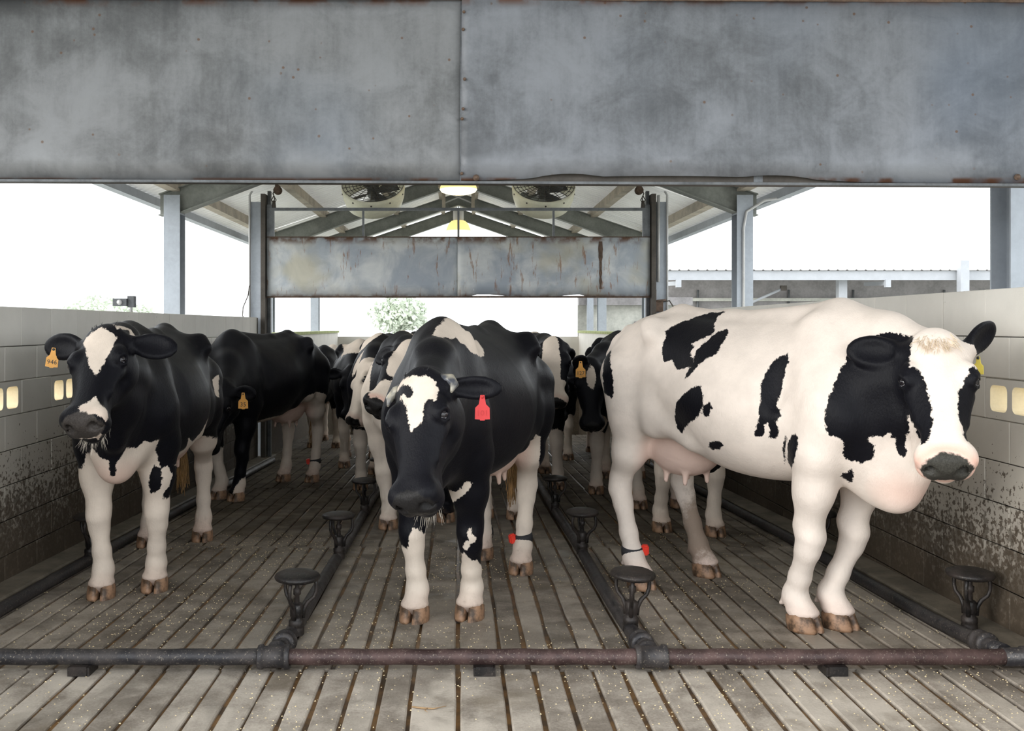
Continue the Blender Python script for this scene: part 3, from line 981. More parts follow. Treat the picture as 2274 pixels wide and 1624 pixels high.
# roof with rib ends showing along the edge
V, Fc = [], []
x = -0.6
prof = []
while x < 11.5:
    prof += [(x, 0.0), (x + 0.16, 0.0), (x + 0.19, 0.04), (x + 0.22, 0.0)]
    x += 0.23
for (xx, h) in prof:
    V += [(xx, -0.12, 3.72 + h), (xx, 3.2, 4.35 + h)]
m = MB(); m.add(V, [(2 * i, 2 * i + 2, 2 * i + 3, 2 * i + 1) for i in range(len(prof) - 1)]); m.build('roof', M['roof'], root)
for x in (-0.02, 5.15):
    m = MB(); m.box(x, x + 0.12, -0.12, 0.0, 3.30, 3.49); m.obox((x + 0.06, 0.6, 3.42), (0.05, 0, 0), (0, 0.62, 0.02), (0, -0.002, 0.05)); m.build('bracket', M['white_paint'], root)
for x, zt_ in ((4.15, 3.5), (6.9, 3.95)):
    m = MB(); m.box(x, x + 0.21, -0.30 if x > 6 else 0.3, -0.1 if x > 6 else 0.5, 0, zt_); m.build('post', M['white_paint'], root)
P('wall_rail', M['shed_front'], (-0.4, 11.5, 1.5, 1.6, 3.0, 3.08))
m = MB(); m.tube([(1.9, 0.8, 2.85), (2.9, 0.8, 3.30)], 0.035, 6); m.build('leaning_pole', M['white_paint'], root)
m = MB(); m.box(2.85, 3.0, 0.75, 0.85, 3.25, 3.38); m.build('pole_bracket', M['wire'], root)
for x in (0.9, 2.2, 3.3, 5.0, 7.4, 8.6):
    m = MB(); m.tube([(x, 1.55, 2.2), (x + 0.02, 1.55, 3.3)], 0.03, 6); m.build('wall_pipe', M['steel_dark'], root)

root = empty('shed_front', (2.75, 22.0, -0.9))
tag(root, 'streaked pale shed end with blue steel uprights below the far gate', 'building')
P('wall', M['shed_front'], (0, 2.6, 0.3, 0.4, 0, 3.0))
P('beam', M['shed_wall'], (0, 2.6, 0.1, 0.3, 2.82, 3.0))
P('upright', M['steel'], (0.18, 0.32, 0.0, 0.12, 0, 3.0))
P('upright', M['steel'], (1.75, 1.9, 0.0, 0.12, 0, 3.0))
P('hatch', M['shed_wall'], (1.3, 1.6, 0.25, 0.30, 2.2, 2.45))

# slim wire post and fence rail far behind
root = empty('wire_fence', (0, 30, -0.9)); tag(root, 'thin wire fence far behind the herd on the left', 'fence')
m = MB(); m.tube([(-6.2, 0, 2.1), (-4.2, 0, 2.1)], 0.012, 5); m.build('wire', M['conduit'], root)
for x in (-6.2, -4.55):
    m = MB(); m.tube([(x, 0, 0), (x, 0, 2.2)], 0.03, 6); m.build('post', M['conduit'], root)
# tree far off
M['leaf'] = simple('sunlit_leaves', (0.60, 0.65, 0.55), 0.7, 0, 0.25, 0.6)  # distance haze put into the leaf colour as paleness
M['bark'] = simple('grey_bark', (0.35, 0.32, 0.28), 0.9)
def tree(x, y, z0, h, r, label, n):
    root = empty('round_tree', (x, y, z0)); tag(root, label, 'tree')
    m = MB(); m.tube([(0, 0, 0), (0.1, 0, h * 0.3), (0, 0.1, h * 0.6)], [0.35, 0.28, 0.15], 8); m.build('trunk', M['bark'], root)
    V, Fc = [], []
    for i in range(n):
        d = RNG.normal(size=3); d /= np.linalg.norm(d)
        rr = RNG.uniform(0.55, 1.0) * (1 + 0.18 * math.sin(5 * d[0] + 3 * d[2]))
        c = np.array([0, 0, h * 0.68]) + d * rr * np.array([r, r, h * 0.36])
        a = RNG.normal(size=3); a /= np.linalg.norm(a)
        b = np.cross(a, RNG.normal(size=3)); b /= np.linalg.norm(b)
        s = RNG.uniform(0.18, 0.34)
        k0 = len(V)
        V += [tuple(c - a * s), tuple(c + b * s * 0.5), tuple(c + a * s), tuple(c - b * s * 0.5)]
        Fc.append((k0, k0 + 1, k0 + 2, k0 + 3))
    m = MB(); m.add(V, Fc); o = m.build('foliage', M['leaf'], root); o['kind'] = 'stuff'
tree(-5.0, 85, -0.9, 5.2, 2.6, 'pale hazy tree far behind the centre cow', 2600)
tree(-29.0, 80, -0.9, 4.6, 4.5, 'pale hazy tree line above the left wall', 2200)

# small camera unit on the left wall
root = empty('wall_camera', (-2.62, 7.75, 1.547)); tag(root, 'small dark camera unit on a stalk atop the left block wall', 'camera')
m = MB(); m.tube([(0, 0, 0), (0, 0, 0.10)], 0.012, 8); m.build('stalk', M['conduit'], root)
m = MB(); m.box(-0.13, -0.02, -0.05, 0.05, 0.05, 0.11); m.build('housing', M['steel_dark'], root)
m = MB(); m.lathe([(0.0, -0.012), (0.02, -0.01), (0.022, 0.0)], 12, (-0.075, -0.05, 0.08), (0, 1, 0)); m.build('lens', M['conduit'], root)
m = MB(); m.box(-0.02, 0.03, -0.03, 0.03, 0.04, 0.13); m.build('bracket', M['steel_dark'], root)

# scattered feed crumbs on the strips
V, Fc = [], []
xs_ = RNG.uniform(-2.3, 2.3, 17000); ys_ = 1.9 + (RNG.uniform(0, 1, 17000) ** 1.2) * 5.2
for x, y in zip(xs_, ys_):
    dens = 0.5 + 0.5 * math.sin(x * 3.1 + y * 1.3) * math.sin(y * 2.3 - x * 1.7)
    if dens < RNG.uniform(0, 0.9):
        continue
    s = RNG.uniform(0.0014, 0.0048)
    a = RNG.uniform(0, 6.28)
    z = floor_z(y) - 0.0003
    k0 = len(V)
    for q in range(3):
        V.append((x + s * math.cos(a + q * 2.1) * (1.5 if q == 0 else 1), y + s * math.sin(a + q * 2.1), z))
    V.append((x, y, z + s * 0.9))
    Fc += [(k0, k0 + 1, k0 + 3), (k0 + 1, k0 + 2, k0 + 3), (k0 + 2, k0, k0 + 3)]
M['crumb'] = simple('feed_crumbs', (0.62, 0.50, 0.30), 0.8, 0, 0.4, 200)
m = MB(); m.add(V, Fc); o = m.build('feed_crumbs', M['crumb'])
o['kind'] = 'stuff'; o['label'] = 'yellow feed crumbs scattered over the floor strips'; o['category'] = 'feed'
# ------------------------------------------------------------------ cows: one continuous skin grown from a distance field
def hermite(xs, ys, x):
    xs, ys = np.asarray(xs, float), np.asarray(ys, float)
    m = np.gradient(ys, xs)
    x = np.clip(x, xs[0], xs[-1])
    i = np.clip(np.searchsorted(xs, x) - 1, 0, len(xs) - 2)
    h = xs[i + 1] - xs[i]
    t = (x - xs[i]) / h
    return ((2 * t ** 3 - 3 * t ** 2 + 1) * ys[i] + (t ** 3 - 2 * t ** 2 + t) * h * m[i]
            + (-2 * t ** 3 + 3 * t ** 2) * ys[i + 1] + (t ** 3 - t ** 2) * h * m[i + 1])

class Field:
    def __init__(self, lo, hi, h):
        self.h = h
        self.lo = np.array(lo, float)
        n = np.ceil((np.array(hi) - self.lo) / h).astype(int) + 1
        self.ax = [self.lo[i] + h * np.arange(n[i]) for i in range(3)]
        self.F = np.full(n, 1.0, np.float32)
    def win(self, lo, hi):
        s = []
        for i in range(3):
            a = max(0, int((lo[i] - self.lo[i]) / self.h))
            b = min(len(self.ax[i]), int((hi[i] - self.lo[i]) / self.h) + 2)
            s.append(slice(a, max(a, b)))
        return tuple(s)
    def put(self, fn, lo, hi, k, cut=False):
        pad = k + 2.5 * self.h
        s = self.win([v - pad for v in lo], [v + pad for v in hi])
        f = self.F[s]
        if f.size == 0:
            return
        X = self.ax[0][s[0]].astype(np.float32)[:, None, None]
        Y = self.ax[1][s[1]].astype(np.float32)[None, :, None]
        Z = self.ax[2][s[2]].astype(np.float32)[None, None, :]
        d = np.broadcast_to(fn(X, Y, Z), f.shape).astype(np.float32)
        if cut:
            h = np.clip(0.5 - 0.5 * (f + d) / k, 0, 1)
            self.F[s] = f * (1 - h) - d * h + k * h * (1 - h)
        else:
            h = np.clip(0.5 + 0.5 * (f - d) / k, 0, 1)
            self.F[s] = f * (1 - h) + d * h - k * h * (1 - h)
    def cone(self, a, b, ra, rb, k=0.03, flat=None, cut=False):
        a, b = np.array(a, float), np.array(b, float)
        r = max(ra, rb)
        ab = b - a
        L2 = float(ab @ ab) + 1e-9
        def fn(X, Y, Z):
            px, py, pz_ = X - a[0], Y - a[1], Z - a[2]
            t = np.clip((px * ab[0] + py * ab[1] + pz_ * ab[2]) / L2, 0, 1)
            qx, qy, qz = px - t * ab[0], py - t * ab[1], pz_ - t * ab[2]
            q2 = qx * qx + qy * qy + qz * qz
            rr = ra + (rb - ra) * t
            if flat is None:
                return np.sqrt(q2) - rr
            u, mlt = flat
            c = qx * u[0] + qy * u[1] + qz * u[2]
            l = np.sqrt(q2 + c * c * (mlt * mlt - 1))
            g = np.maximum(l / np.maximum(np.sqrt(q2 + c * c * (mlt ** 4 - 1)), 1e-5), 1.0 / mlt)
            return (l - rr) * np.minimum(g, 1.0)
        e = r
        self.put(fn, np.minimum(a, b) - e, np.maximum(a, b) + e, k, cut)
    def chain(self, pts, rs, k=0.03, flat=None):
        for i in range(len(pts) - 1):
            self.cone(pts[i], pts[i + 1], rs[i], rs[i + 1], k, flat)
    def ell(self, c, rad, k=0.03, axes=None, cut=False):
        c = np.array(c, float); rad = np.array(rad, float)
        A = np.eye(3) if axes is None else np.array(axes, float)
        def fn(X, Y, Z):
            px, py, pz_ = X - c[0], Y - c[1], Z - c[2]
            s1 = 0; s2 = 0
            for i in range(3):
                q = px * A[i, 0] + py * A[i, 1] + pz_ * A[i, 2]
                s1 = s1 + (q / rad[i]) ** 2
                s2 = s2 + (q / rad[i] ** 2) ** 2
            k0 = np.sqrt(s1)
            return k0 * (k0 - 1.0) / np.maximum(np.sqrt(s2), 1e-5)
        ext = np.sqrt(((A.T * rad) ** 2).sum(1))
        self.put(fn, c - ext, c + ext, k, cut)
    def mesh(self):
        F, h = self.F, self.h
        S = F < 0
        nx, ny, nz = F.shape
        c = np.zeros((nx - 1, ny - 1, nz - 1), np.int8)
        for i in (0, 1):
            for j in (0, 1):
                for k in (0, 1):
                    c += S[i:nx - 1 + i, j:ny - 1 + j, k:nz - 1 + k]
        act = (c > 0) & (c < 8)
        ci, cj, ck = np.nonzero(act)
        idx = np.full(act.shape, -1, np.int64)
        idx[ci, cj, ck] = np.arange(len(ci))
        acc = np.zeros((len(ci), 3)); cnt = np.zeros(len(ci))
        corners = [(i, j, k) for i in (0, 1) for j in (0, 1) for k in (0, 1)]
        for a in corners:
            for d in range(3):
                if a[d] == 1:
                    continue
                b = list(a); b[d] = 1
                fa = F[ci + a[0], cj + a[1], ck + a[2]]; fb = F[ci + b[0], cj + b[1], ck + b[2]]
                m = (fa < 0) != (fb < 0)
                t = np.where(m, fa / np.where(m, fa - fb, 1), 0)
                p = np.array(a, float)[None, :].repeat(len(ci), 0)
                p[:, d] += t
                acc += p * m[:, None]; cnt += m
        V = (acc / cnt[:, None] + np.stack([ci, cj, ck], 1)) * h + self.lo
        quads = []
        for d in range(3):
            sl0 = [slice(None)] * 3; sl1 = [slice(None)] * 3
            sl0[d] = slice(0, -1); sl1[d] = slice(1, None)
            m = S[tuple(sl0)] != S[tuple(sl1)]
            e = [1, 1, 1]; e[d] = 0
            i, j, k = np.nonzero(m)
            ok = np.ones(len(i), bool)
            for q, arr in enumerate((i, j, k)):
                if q != d:
                    ok &= (arr > 0) & (arr < F.shape[q] - 1)
            i, j, k = i[ok], j[ok], k[ok]
            u, v = [(1, 2), (2, 0), (0, 1)][d]
            def cell(du, dv):
                o = [i.copy(), j.copy(), k.copy()]
                o[u] = o[u] - du; o[v] = o[v] - dv
                return idx[o[0], o[1], o[2]]
            q = np.stack([cell(1, 1), cell(0, 1), cell(0, 0), cell(1, 0)], 1)
            inside = S[i, j, k]
            q[~inside] = q[~inside][:, ::-1]
            quads.append(q)
        Q = np.concatenate(quads)
        Q = Q[(Q >= 0).all(1)]
        return V, Q

def unit(v):
    v = np.array(v, float)
    return v / (np.linalg.norm(v) + 1e-12)

def vnormals(V, Q):
    n = np.cross(V[Q[:, 2]] - V[Q[:, 0]], V[Q[:, 3]] - V[Q[:, 1]])
    N = np.zeros_like(V)
    for c in range(4):
        np.add.at(N, Q[:, c], n)
    return N / (np.linalg.norm(N, axis=1)[:, None] + 1e-12)

def poly_sd(P, poly):
    """signed distance to a closed polygon, positive inside"""
    poly = np.asarray(poly, float)
    A = poly; B = np.roll(poly, -1, 0)
    best = np.full(len(P), 1e9); ins = np.zeros(len(P), bool)
    for a, b in zip(A, B):
        ab = b - a
        t = np.clip(((P - a) @ ab) / (ab @ ab + 1e-12), 0, 1)
        d = np.linalg.norm(P - a - t[:, None] * ab, axis=1)
        best = np.minimum(best, d)
        cr = (a[1] > P[:, 1]) != (b[1] > P[:, 1])
        xi = a[0] + (P[:, 1] - a[1]) * (b[0] - a[0]) / np.where(abs(b[1] - a[1]) < 1e-9, 1e-9, b[1] - a[1])
        ins ^= cr & (P[:, 0] < xi)
    return np.where(ins, best, -best)

# trunk stations:  x, top, bottom, half width, top taper
TR = np.array([
    (-0.90, 1.27, 1.10, 0.070, 0.0), (-0.86, 1.335, 1.00, 0.140, 0.05), (-0.76, 1.405, 0.90, 0.225, 0.10), (-0.60, 1.445, 0.84, 0.275, 0.12),
    (-0.42, 1.465, 0.79, 0.300, 0.12), (-0.22, 1.440, 0.72, 0.330, 0.30), (0.00, 1.430, 0.665, 0.365, 0.42), (0.20, 1.432, 0.655, 0.355, 0.48),
    (0.40, 1.450, 0.675, 0.310, 0.55), (0.54, 1.470, 0.70, 0.275, 0.60), (0.68, 1.420, 0.735, 0.240, 0.50), (0.80, 1.300, 0.79, 0.190, 0.30), (0.88, 1.18, 0.88, 0.11, 0.1)])
# head stations along the face:  t, forehead line, jaw line, half width
HD = np.array([
    (-0.050, -0.050, -0.130, 0.040), (-0.02, -0.015, -0.165, 0.080), (0.05, 0.004, -0.205, 0.114), (0.13, 0.012, -0.235, 0.126), (0.20, 0.008, -0.245, 0.120),
    (0.28, -0.004, -0.235, 0.096), (0.36, -0.014, -0.205, 0.079), (0.43, -0.020, -0.185, 0.080), (0.49, -0.022, -0.175, 0.093), (0.535, -0.034, -0.165, 0.090), (0.56, -0.060, -0.145, 0.060)])

def cow_field(sp, h):
    """sp: pose in the cow's own frame, already divided by its size"""
    P, Mz, Fc = (np.array(sp[q], float) for q in ('poll', 'muzzle', 'facing'))
    a = unit(Mz - P)
    n = unit(Fc - (Fc @ a) * a)
    s = np.cross(n, a)
    lo = np.array([-1.12, -0.50, -0.02]); hi = np.array([1.0, 0.50, 1.60])
    hp = [P, P + a * 0.58]
    for q in hp:
        lo = np.minimum(lo, q - 0.34); hi = np.maximum(hi, q + 0.34)
    for ft in sp['feet'].values():
        lo = np.minimum(lo, np.array(ft) - 0.16); hi = np.maximum(hi, np.array([ft[0] + 0.16, ft[1] + 0.16, 0.2]))
    f = Field(lo, hi, h)
    bel = sp.get('belly', 1.0); fwd = sp.get('front', 1.0)
    def trunk(X, Y, Z):
        x = X
        zt = hermite(TR[:, 0], TR[:, 1], x); zb = hermite(TR[:, 0], TR[:, 2], x)
        w = hermite(TR[:, 0], TR[:, 3], x) * np.where(np.abs(x) < 0.6, 1 + (bel - 1) * np.clip(1 - np.abs(x) / 0.6, 0, 1), 1); tt = hermite(TR[:, 0], TR[:, 4], x)
        w = w * (1 + (fwd - 1) * np.clip((x - 0.05) / 0.4, 0, 1))
        c = (zt + zb) / 2; hh = (zt - zb) / 2
        v = (Z - c) / hh
        vp = np.clip(v + 0.25, 0, None)
        ww = w * (1 - tt * 0.62 * np.minimum(vp, 1.3) ** 1.8) * (1 - 0.10 * np.clip(-v, 0, 1.2) ** 2)
        r = (np.abs(Y / np.maximum(ww, 0.02)) ** 2.25 + np.abs(v) ** 2.25) ** (1 / 2.25)
        d = (r - 1) * np.minimum(w, hh) * 0.92
        dx = np.maximum(np.abs(x - (TR[0, 0] + TR[-1, 0]) / 2) - (TR[-1, 0] - TR[0, 0]) / 2, 0)
        return np.where(dx > 0, np.sqrt(np.maximum(d, 0) ** 2 + dx ** 2), d)
    f.put(trunk, (-0.92, -0.40, 0.62), (0.90, 0.40, 1.50), 0.02)
    # spine, hips, pins, ribs' hollow
    f.cone((-0.45, 0, 1.445), (-0.1, 0, 1.420), 0.035, 0.03, 0.07)
    f.cone((-0.1, 0, 1.420), (0.52, 0, 1.445), 0.03, 0.045, 0.07)
    f.cone((-0.45, 0, 1.445), (-0.86, 0, 1.33), 0.035, 0.04, 0.07)
    for q in (-1, 1):
        f.cone((-0.44, q * 0.235, 1.385), (-0.40, q * 0.275, 1.345), 0.045, 0.035, 0.10)
        f.cone((-0.84, q * 0.10, 1.28), (-0.89, q * 0.105, 1.22), 0.045, 0.04, 0.07)
        f.ell((-0.25, q * 0.41, 1.235), (0.15, 0.10, 0.085), 0.10, cut=True)          # hollow flank
        f.ell((-0.66, q * 0.33, 1.27), (0.12, 0.07, 0.05), 0.08, cut=True)
        f.cone((0.50, q * 0.12 * fwd, 1.36), (0.67, q * 0.215 * fwd, 0.98), 0.080, 0.085, 0.10, flat=((0, 1, 0), 1.5))   # shoulder blade
        f.ell((0.42, q * 0.30, 1.20), (0.05, 0.05, 0.16), 0.08, cut=True)
        f.cone((-0.66, q * 0.20, 1.12), (-0.60, q * 0.215, 0.92), 0.145, 0.125, 0.10)  # thigh
        f.cone((-0.42, q * 0.245, 0.98), (-0.40, q * 0.235, 0.88), 0.07, 0.07, 0.10)   # stifle
        f.cone((-0.36, q * 0.24, 0.93), (-0.14, q * 0.25, 0.82), 0.05, 0.03, 0.09)     # flank fold
    # legs
    ft = sp['feet']
    for key, q in (('FL', 1), ('FR', -1)):
        p = np.array(ft[key], float)
        cor = p + (-0.015, 0, 0.085)
        fet = p + (-0.055, 0, 0.135)
        el = np.array((0.56, q * 0.185 * fwd, 0.84))
        kn = el * 0.45 + fet * 0.55 + np.array((0.018, 0, 0.0)); kn[2] = 0.44 + 0.5 * p[2]
        f.chain([(0.62, q * 0.185 * fwd, 1.04), el, el * 0.55 + kn * 0.45, kn + (0, 0, 0.05)], [0.105, 0.098, 0.076, 0.064], 0.07)
        f.chain([kn + (0, 0, 0.05), kn + (0.012, 0, 0), kn + (-0.006, 0, -0.06)], [0.058, 0.058, 0.051], 0.03)
        f.chain([kn + (-0.006, 0, -0.06), kn * 0.35 + fet * 0.65, fet + (0, 0, 0.02), fet], [0.051, 0.0455, 0.050, 0.054], 0.03)
        f.cone(fet, cor, 0.052, 0.060, 0.02); f.ell(p + np.array((-0.013, 0, 0.080)), (0.074, 0.067, 0.024), 0.02)
        for u in (-1, 1):
            f.cone(fet + (-0.045, u * 0.02, -0.015), fet + (-0.06, u * 0.022, -0.035), 0.014, 0.011, 0.012)
    for key, q in (('HL', 1), ('HR', -1)):
        p = np.array(ft[key], float)
        cor = p + (-0.015, 0, 0.085)
        fet = p + (-0.065, 0, 0.145)
        hk = np.array((p[0] - 0.105, p[1] * 0.75 + q * 0.19 * 0.25, 0.52 + 0.5 * p[2]))
        hk[0] = 0.6 * hk[0] + 0.4 * -0.84
        st = np.array((-0.47, q * 0.225, 0.88))
        f.chain([(-0.58, q * 0.215, 0.96), st * 0.45 + hk * 0.55 + np.array((-0.02, 0, 0.03)), hk + (0.012, 0, 0.04)], [0.135, 0.085, 0.052], 0.06)
        f.cone(hk + (-0.045, 0, 0.035), hk + (-0.02, 0, 0.16), 0.026, 0.020, 0.035)       # point of hock, tendon
        f.chain([hk + (0.012, 0, 0.04), hk + (0.004, 0, -0.02), hk * 0.75 + fet * 0.25, hk * 0.35 + fet * 0.65, fet + (0, 0, 0.02), fet], [0.056, 0.058, 0.049, 0.045, 0.050, 0.054], 0.03)
        f.cone(fet, cor, 0.052, 0.060, 0.02); f.ell(p + np.array((-0.013, 0, 0.080)), (0.074, 0.067, 0.024), 0.02)
        for u in (-1, 1):
            f.cone(fet + (-0.045, u * 0.02, -0.015), fet + (-0.06, u * 0.022, -0.035), 0.014, 0.011, 0.012)
    # udder and teats
    if sp.get('udder', 1):
        f.ell((-0.43, 0, 0.755), (0.22, 0.175, 0.165), 0.05)
        for x, q in ((-0.35, 1), (-0.35, -1), (-0.49, 1), (-0.49, -1)):
            f.cone((x, q * 0.075, 0.63), (x, q * 0.08, 0.565), 0.018, 0.012, 0.02)
    # tail
    f.chain([(-0.86, 0, 1.35), (-0.945, 0.0, 1.30), (-0.975, 0.01, 1.12), (-0.965, 0.02, 0.85), (-0.95, 0.025, 0.66)], [0.045, 0.036, 0.026, 0.020, 0.017], 0.03)
    # neck
    thr = P + a * 0.20 - n * 0.20                     # throat behind the jaw
    nap = P - n * 0.08 - a * 0.01
    mid = P + a * 0.10 - n * 0.15
    w0 = np.array((0.56, 0, 1.36)); w1 = np.array((0.66, 0, 1.15)); w2 = np.array((0.76, 0, 0.98))
    def bow(p0, p1, lift):
        return (p0 + p1) / 2 + np.array((0, 0, lift))
    f.chain([w0, bow(w0, nap, 0.015), nap], [0.115, 0.085, 0.070], 0.09)
    f.chain([w1, bow(w1, mid, 0.0), mid], [0.205 * fwd, 0.145 * fwd, 0.100], 0.10)
    f.chain([w2, bow(w2, thr, -0.01), thr], [0.17, 0.105, 0.065], 0.09)
    # brisket and dewlap
    dw = sp.get('dewlap', 1.0)
    br = np.array((0.80, 0, 0.80))
    f.cone((0.70, 0, 0.86), br, 0.15, 0.115, 0.08)
    if dw > 1.5:
        f.ell((0.76, 0, 0.80), (0.19, 0.105, 0.20), 0.08)
    f.cone(br, br + (0.02, 0, -0.07 * dw), 0.08, 0.055, 0.07)
    lowp = br * 0.55 + thr * 0.45 + np.array((0.0, 0, -0.07 * dw))
    side = unit(np.cross(unit(thr - br), (0, 0, 1)) + 1e-6)
    f.chain([br + (0.02, 0, -0.05 * dw), lowp, thr], [0.055, 0.035, 0.03], 0.06)
    f.chain([br + (0, 0, 0.08), lowp + (0, 0, 0.09)], [0.08, 0.06], 0.07)
    # head
    def headc(X, Y, Z):
        px, py, pz_ = X - P[0], Y - P[1], Z - P[2]
        return (px * a[0] + py * a[1] + pz_ * a[2], px * s[0] + py * s[1] + pz_ * s[2], px * n[0] + py * n[1] + pz_ * n[2])
    def head(X, Y, Z):
        t, sv, nv = headc(X, Y, Z)
        top = hermite(HD[:, 0], HD[:, 1], t); bot = hermite(HD[:, 0], HD[:, 2], t); w = hermite(HD[:, 0], HD[:, 3], t)
        c = top * 0.62 + bot * 0.38
        hh = np.where(nv > c, top - c, c - bot)
        v = (nv - c) / hh
        jaw = np.clip((t - 0.28) / 0.2, 0, 1)
        ww = w * (1 - (0.34 - 0.24 * jaw) * np.clip(-v, 0, 1.2))
        e = 2.7
        r = (np.abs(sv / ww) ** e + np.abs(v) ** e) ** (1 / e)
        d = (r - 1) * np.minimum(w, 0.09)
        dt = np.maximum(np.maximum(HD[0, 0] - t, t - HD[-1, 0]), 0)
        return np.where(dt > 0, np.sqrt(np.maximum(d, 0) ** 2 + dt ** 2), d)
    H = lambda t, sv, nv: P + a * t + s * sv + n * nv
    c0 = H(0.27, 0, -0.12)
    f.put(head, c0 - 0.40, c0 + 0.40, 0.045)
    AX = (a, s, n)
    for q in (-1, 1):
        f.ell(H(0.165, q * 0.104, -0.020), (0.052, 0.036, 0.036), 0.03, AX)             # brow
        f.cone(H(0.24, q * 0.090, -0.075), H(0.35, q * 0.078, -0.085), 0.028, 0.018, 0.04)  # cheek ridge
        f.ell(H(0.12, q * 0.085, -0.17), (0.085, 0.035, 0.075), 0.05, AX)              # jowl
        f.ell(H(0.30, q * 0.098, -0.135), (0.08, 0.022, 0.040), 0.04, AX, cut=True)      # hollow cheek
        f.ell(H(0.192, q * 0.141, -0.026), (0.027, 0.024, 0.021), 0.010, AX, cut=True)    # eye socket
        f.chain([H(0.168, q * 0.138, -0.036), H(0.170, q * 0.131, -0.014), H(0.190, q * 0.122, 0.000), H(0.212, q * 0.112, -0.006)], [0.008, 0.011, 0.010, 0.007], 0.010)   # lid
        f.chain([H(0.172, q * 0.139, -0.044), H(0.196, q * 0.134, -0.056), H(0.216, q * 0.122, -0.040), H(0.214, q * 0.113, -0.014)], [0.006, 0.008, 0.008, 0.006], 0.010)
        f.ell(H(0.505, q * 0.062, -0.065), (0.050, 0.045, 0.045), 0.03, AX)             # nose wing
        f.ell(H(0.500, q * 0.055, -0.128), (0.060, 0.045, 0.040), 0.03, AX)             # lip
    f.ell(H(0.530, 0, -0.080), (0.040, 0.070, 0.055), 0.03, AX)                         # nose pad
    f.cone(H(0.42, 0, -0.17), H(0.500, 0, -0.176), 0.055, 0.050, 0.03)                  # chin
    for q in (-1, 1):
        f.cone(H(0.572, q * 0.048, -0.074), H(0.505, q * 0.066, -0.062), 0.021, 0.014, 0.008, cut=True)   # nostril
        f.cone(H(0.560, q * 0.058, -0.086), H(0.528, q * 0.090, -0.104), 0.010, 0.005, 0.008, cut=True)
    for u in range(-4, 4):                                                              # mouth line
        y0, y1 = u * 0.026, (u + 1) * 0.026
        g = lambda y: H(0.568 - 1.0 * abs(y) ** 1.6 * 4.2, y * 0.98, -0.142 + 0.12 * abs(y))
        f.cone(g(y0), g(y1), 0.006, 0.006, 0.008, cut=True)
    f.ell(H(0.02, 0, -0.01), (0.07, 0.075, 0.03), 0.05, AX)                            # poll
    # ears
    ears = {}
    for key, q in (('earL', 1), ('earR', -1)):
        dirv = np.array(sp.get(key, (0.05, 0.95, -0.25)), float)     # along a, outward, along n
        e = unit(a * dirv[0] + s * q * dirv[1] + n * dirv[2])
        nn = np.array(sp.get(key + 'n', (0.35, 0.0, 1.0)), float)
        en = a * nn[0] + s * q * nn[1] + n * nn[2]
        en = unit(en - (en @ e) * e)
        ew = np.cross(e, en)
        b0 = H(0.035, q * 0.100, -0.065)
        L = sp.get('earlen', 1.0)
        f.cone(b0 - e * 0.01, b0 + e * 0.06, 0.040, 0.034, 0.03)
        ewd = sp.get(key + 'w', 1.0)
        f.ell(b0 + e * 0.130 * L, (0.110 * L, 0.070 * ewd, 0.024), 0.02, (e, ew, en))
        f.ell(b0 + e * 0.130 * L + en * 0.027, (0.086 * L, 0.050 * ewd, 0.024), 0.012, (e, ew, en), cut=True)
        ears[key] = (b0, e, ew, en)
    fr = dict(P=P, a=a, s=s, n=n, H=H, ears=ears)
    return f, fr

def hoof_mesh(S):
    """two claws side by side, toe towards +x, sole at z = 0"""
    mb = MB()
    for q in (-1, 1):
        out = [(-0.068, 0.008), (-0.064, 0.046), (-0.030, 0.070), (0.020, 0.070), (0.055, 0.054), (0.078, 0.030), (0.076, 0.012), (0.045, 0.004), (0.0, 0.003)]
        rings = [(0.0, 0.98, 0.0), (0.012, 1.0, 0.0), (0.045, 0.95, -0.010), (0.078, 0.86, -0.018), (0.082, 0.70, -0.020)]
        V = []
        for z, sc, dx in rings:
            for (x, y) in out:
                zz = z * (1.0 if x > -0.03 else 0.80)
                V.append(((x * sc + dx) * S, q * (0.002 + y * (0.5 + 0.5 * sc)) * S, zz * S))
        N = len(out)
        Fc = []
        for i in range(len(rings) - 1):
            for j in range(N):
                f_ = (i * N + j, i * N + (j + 1) % N, (i + 1) * N + (j + 1) % N, (i + 1) * N + j)
                Fc.append(f_ if q < 0 else f_[::-1])
        Fc.append(tuple(range(N))[::-1]); Fc.append(tuple((len(rings) - 1) * N + j for j in range(N)))
        mb.add(V, Fc, True)
    return mb

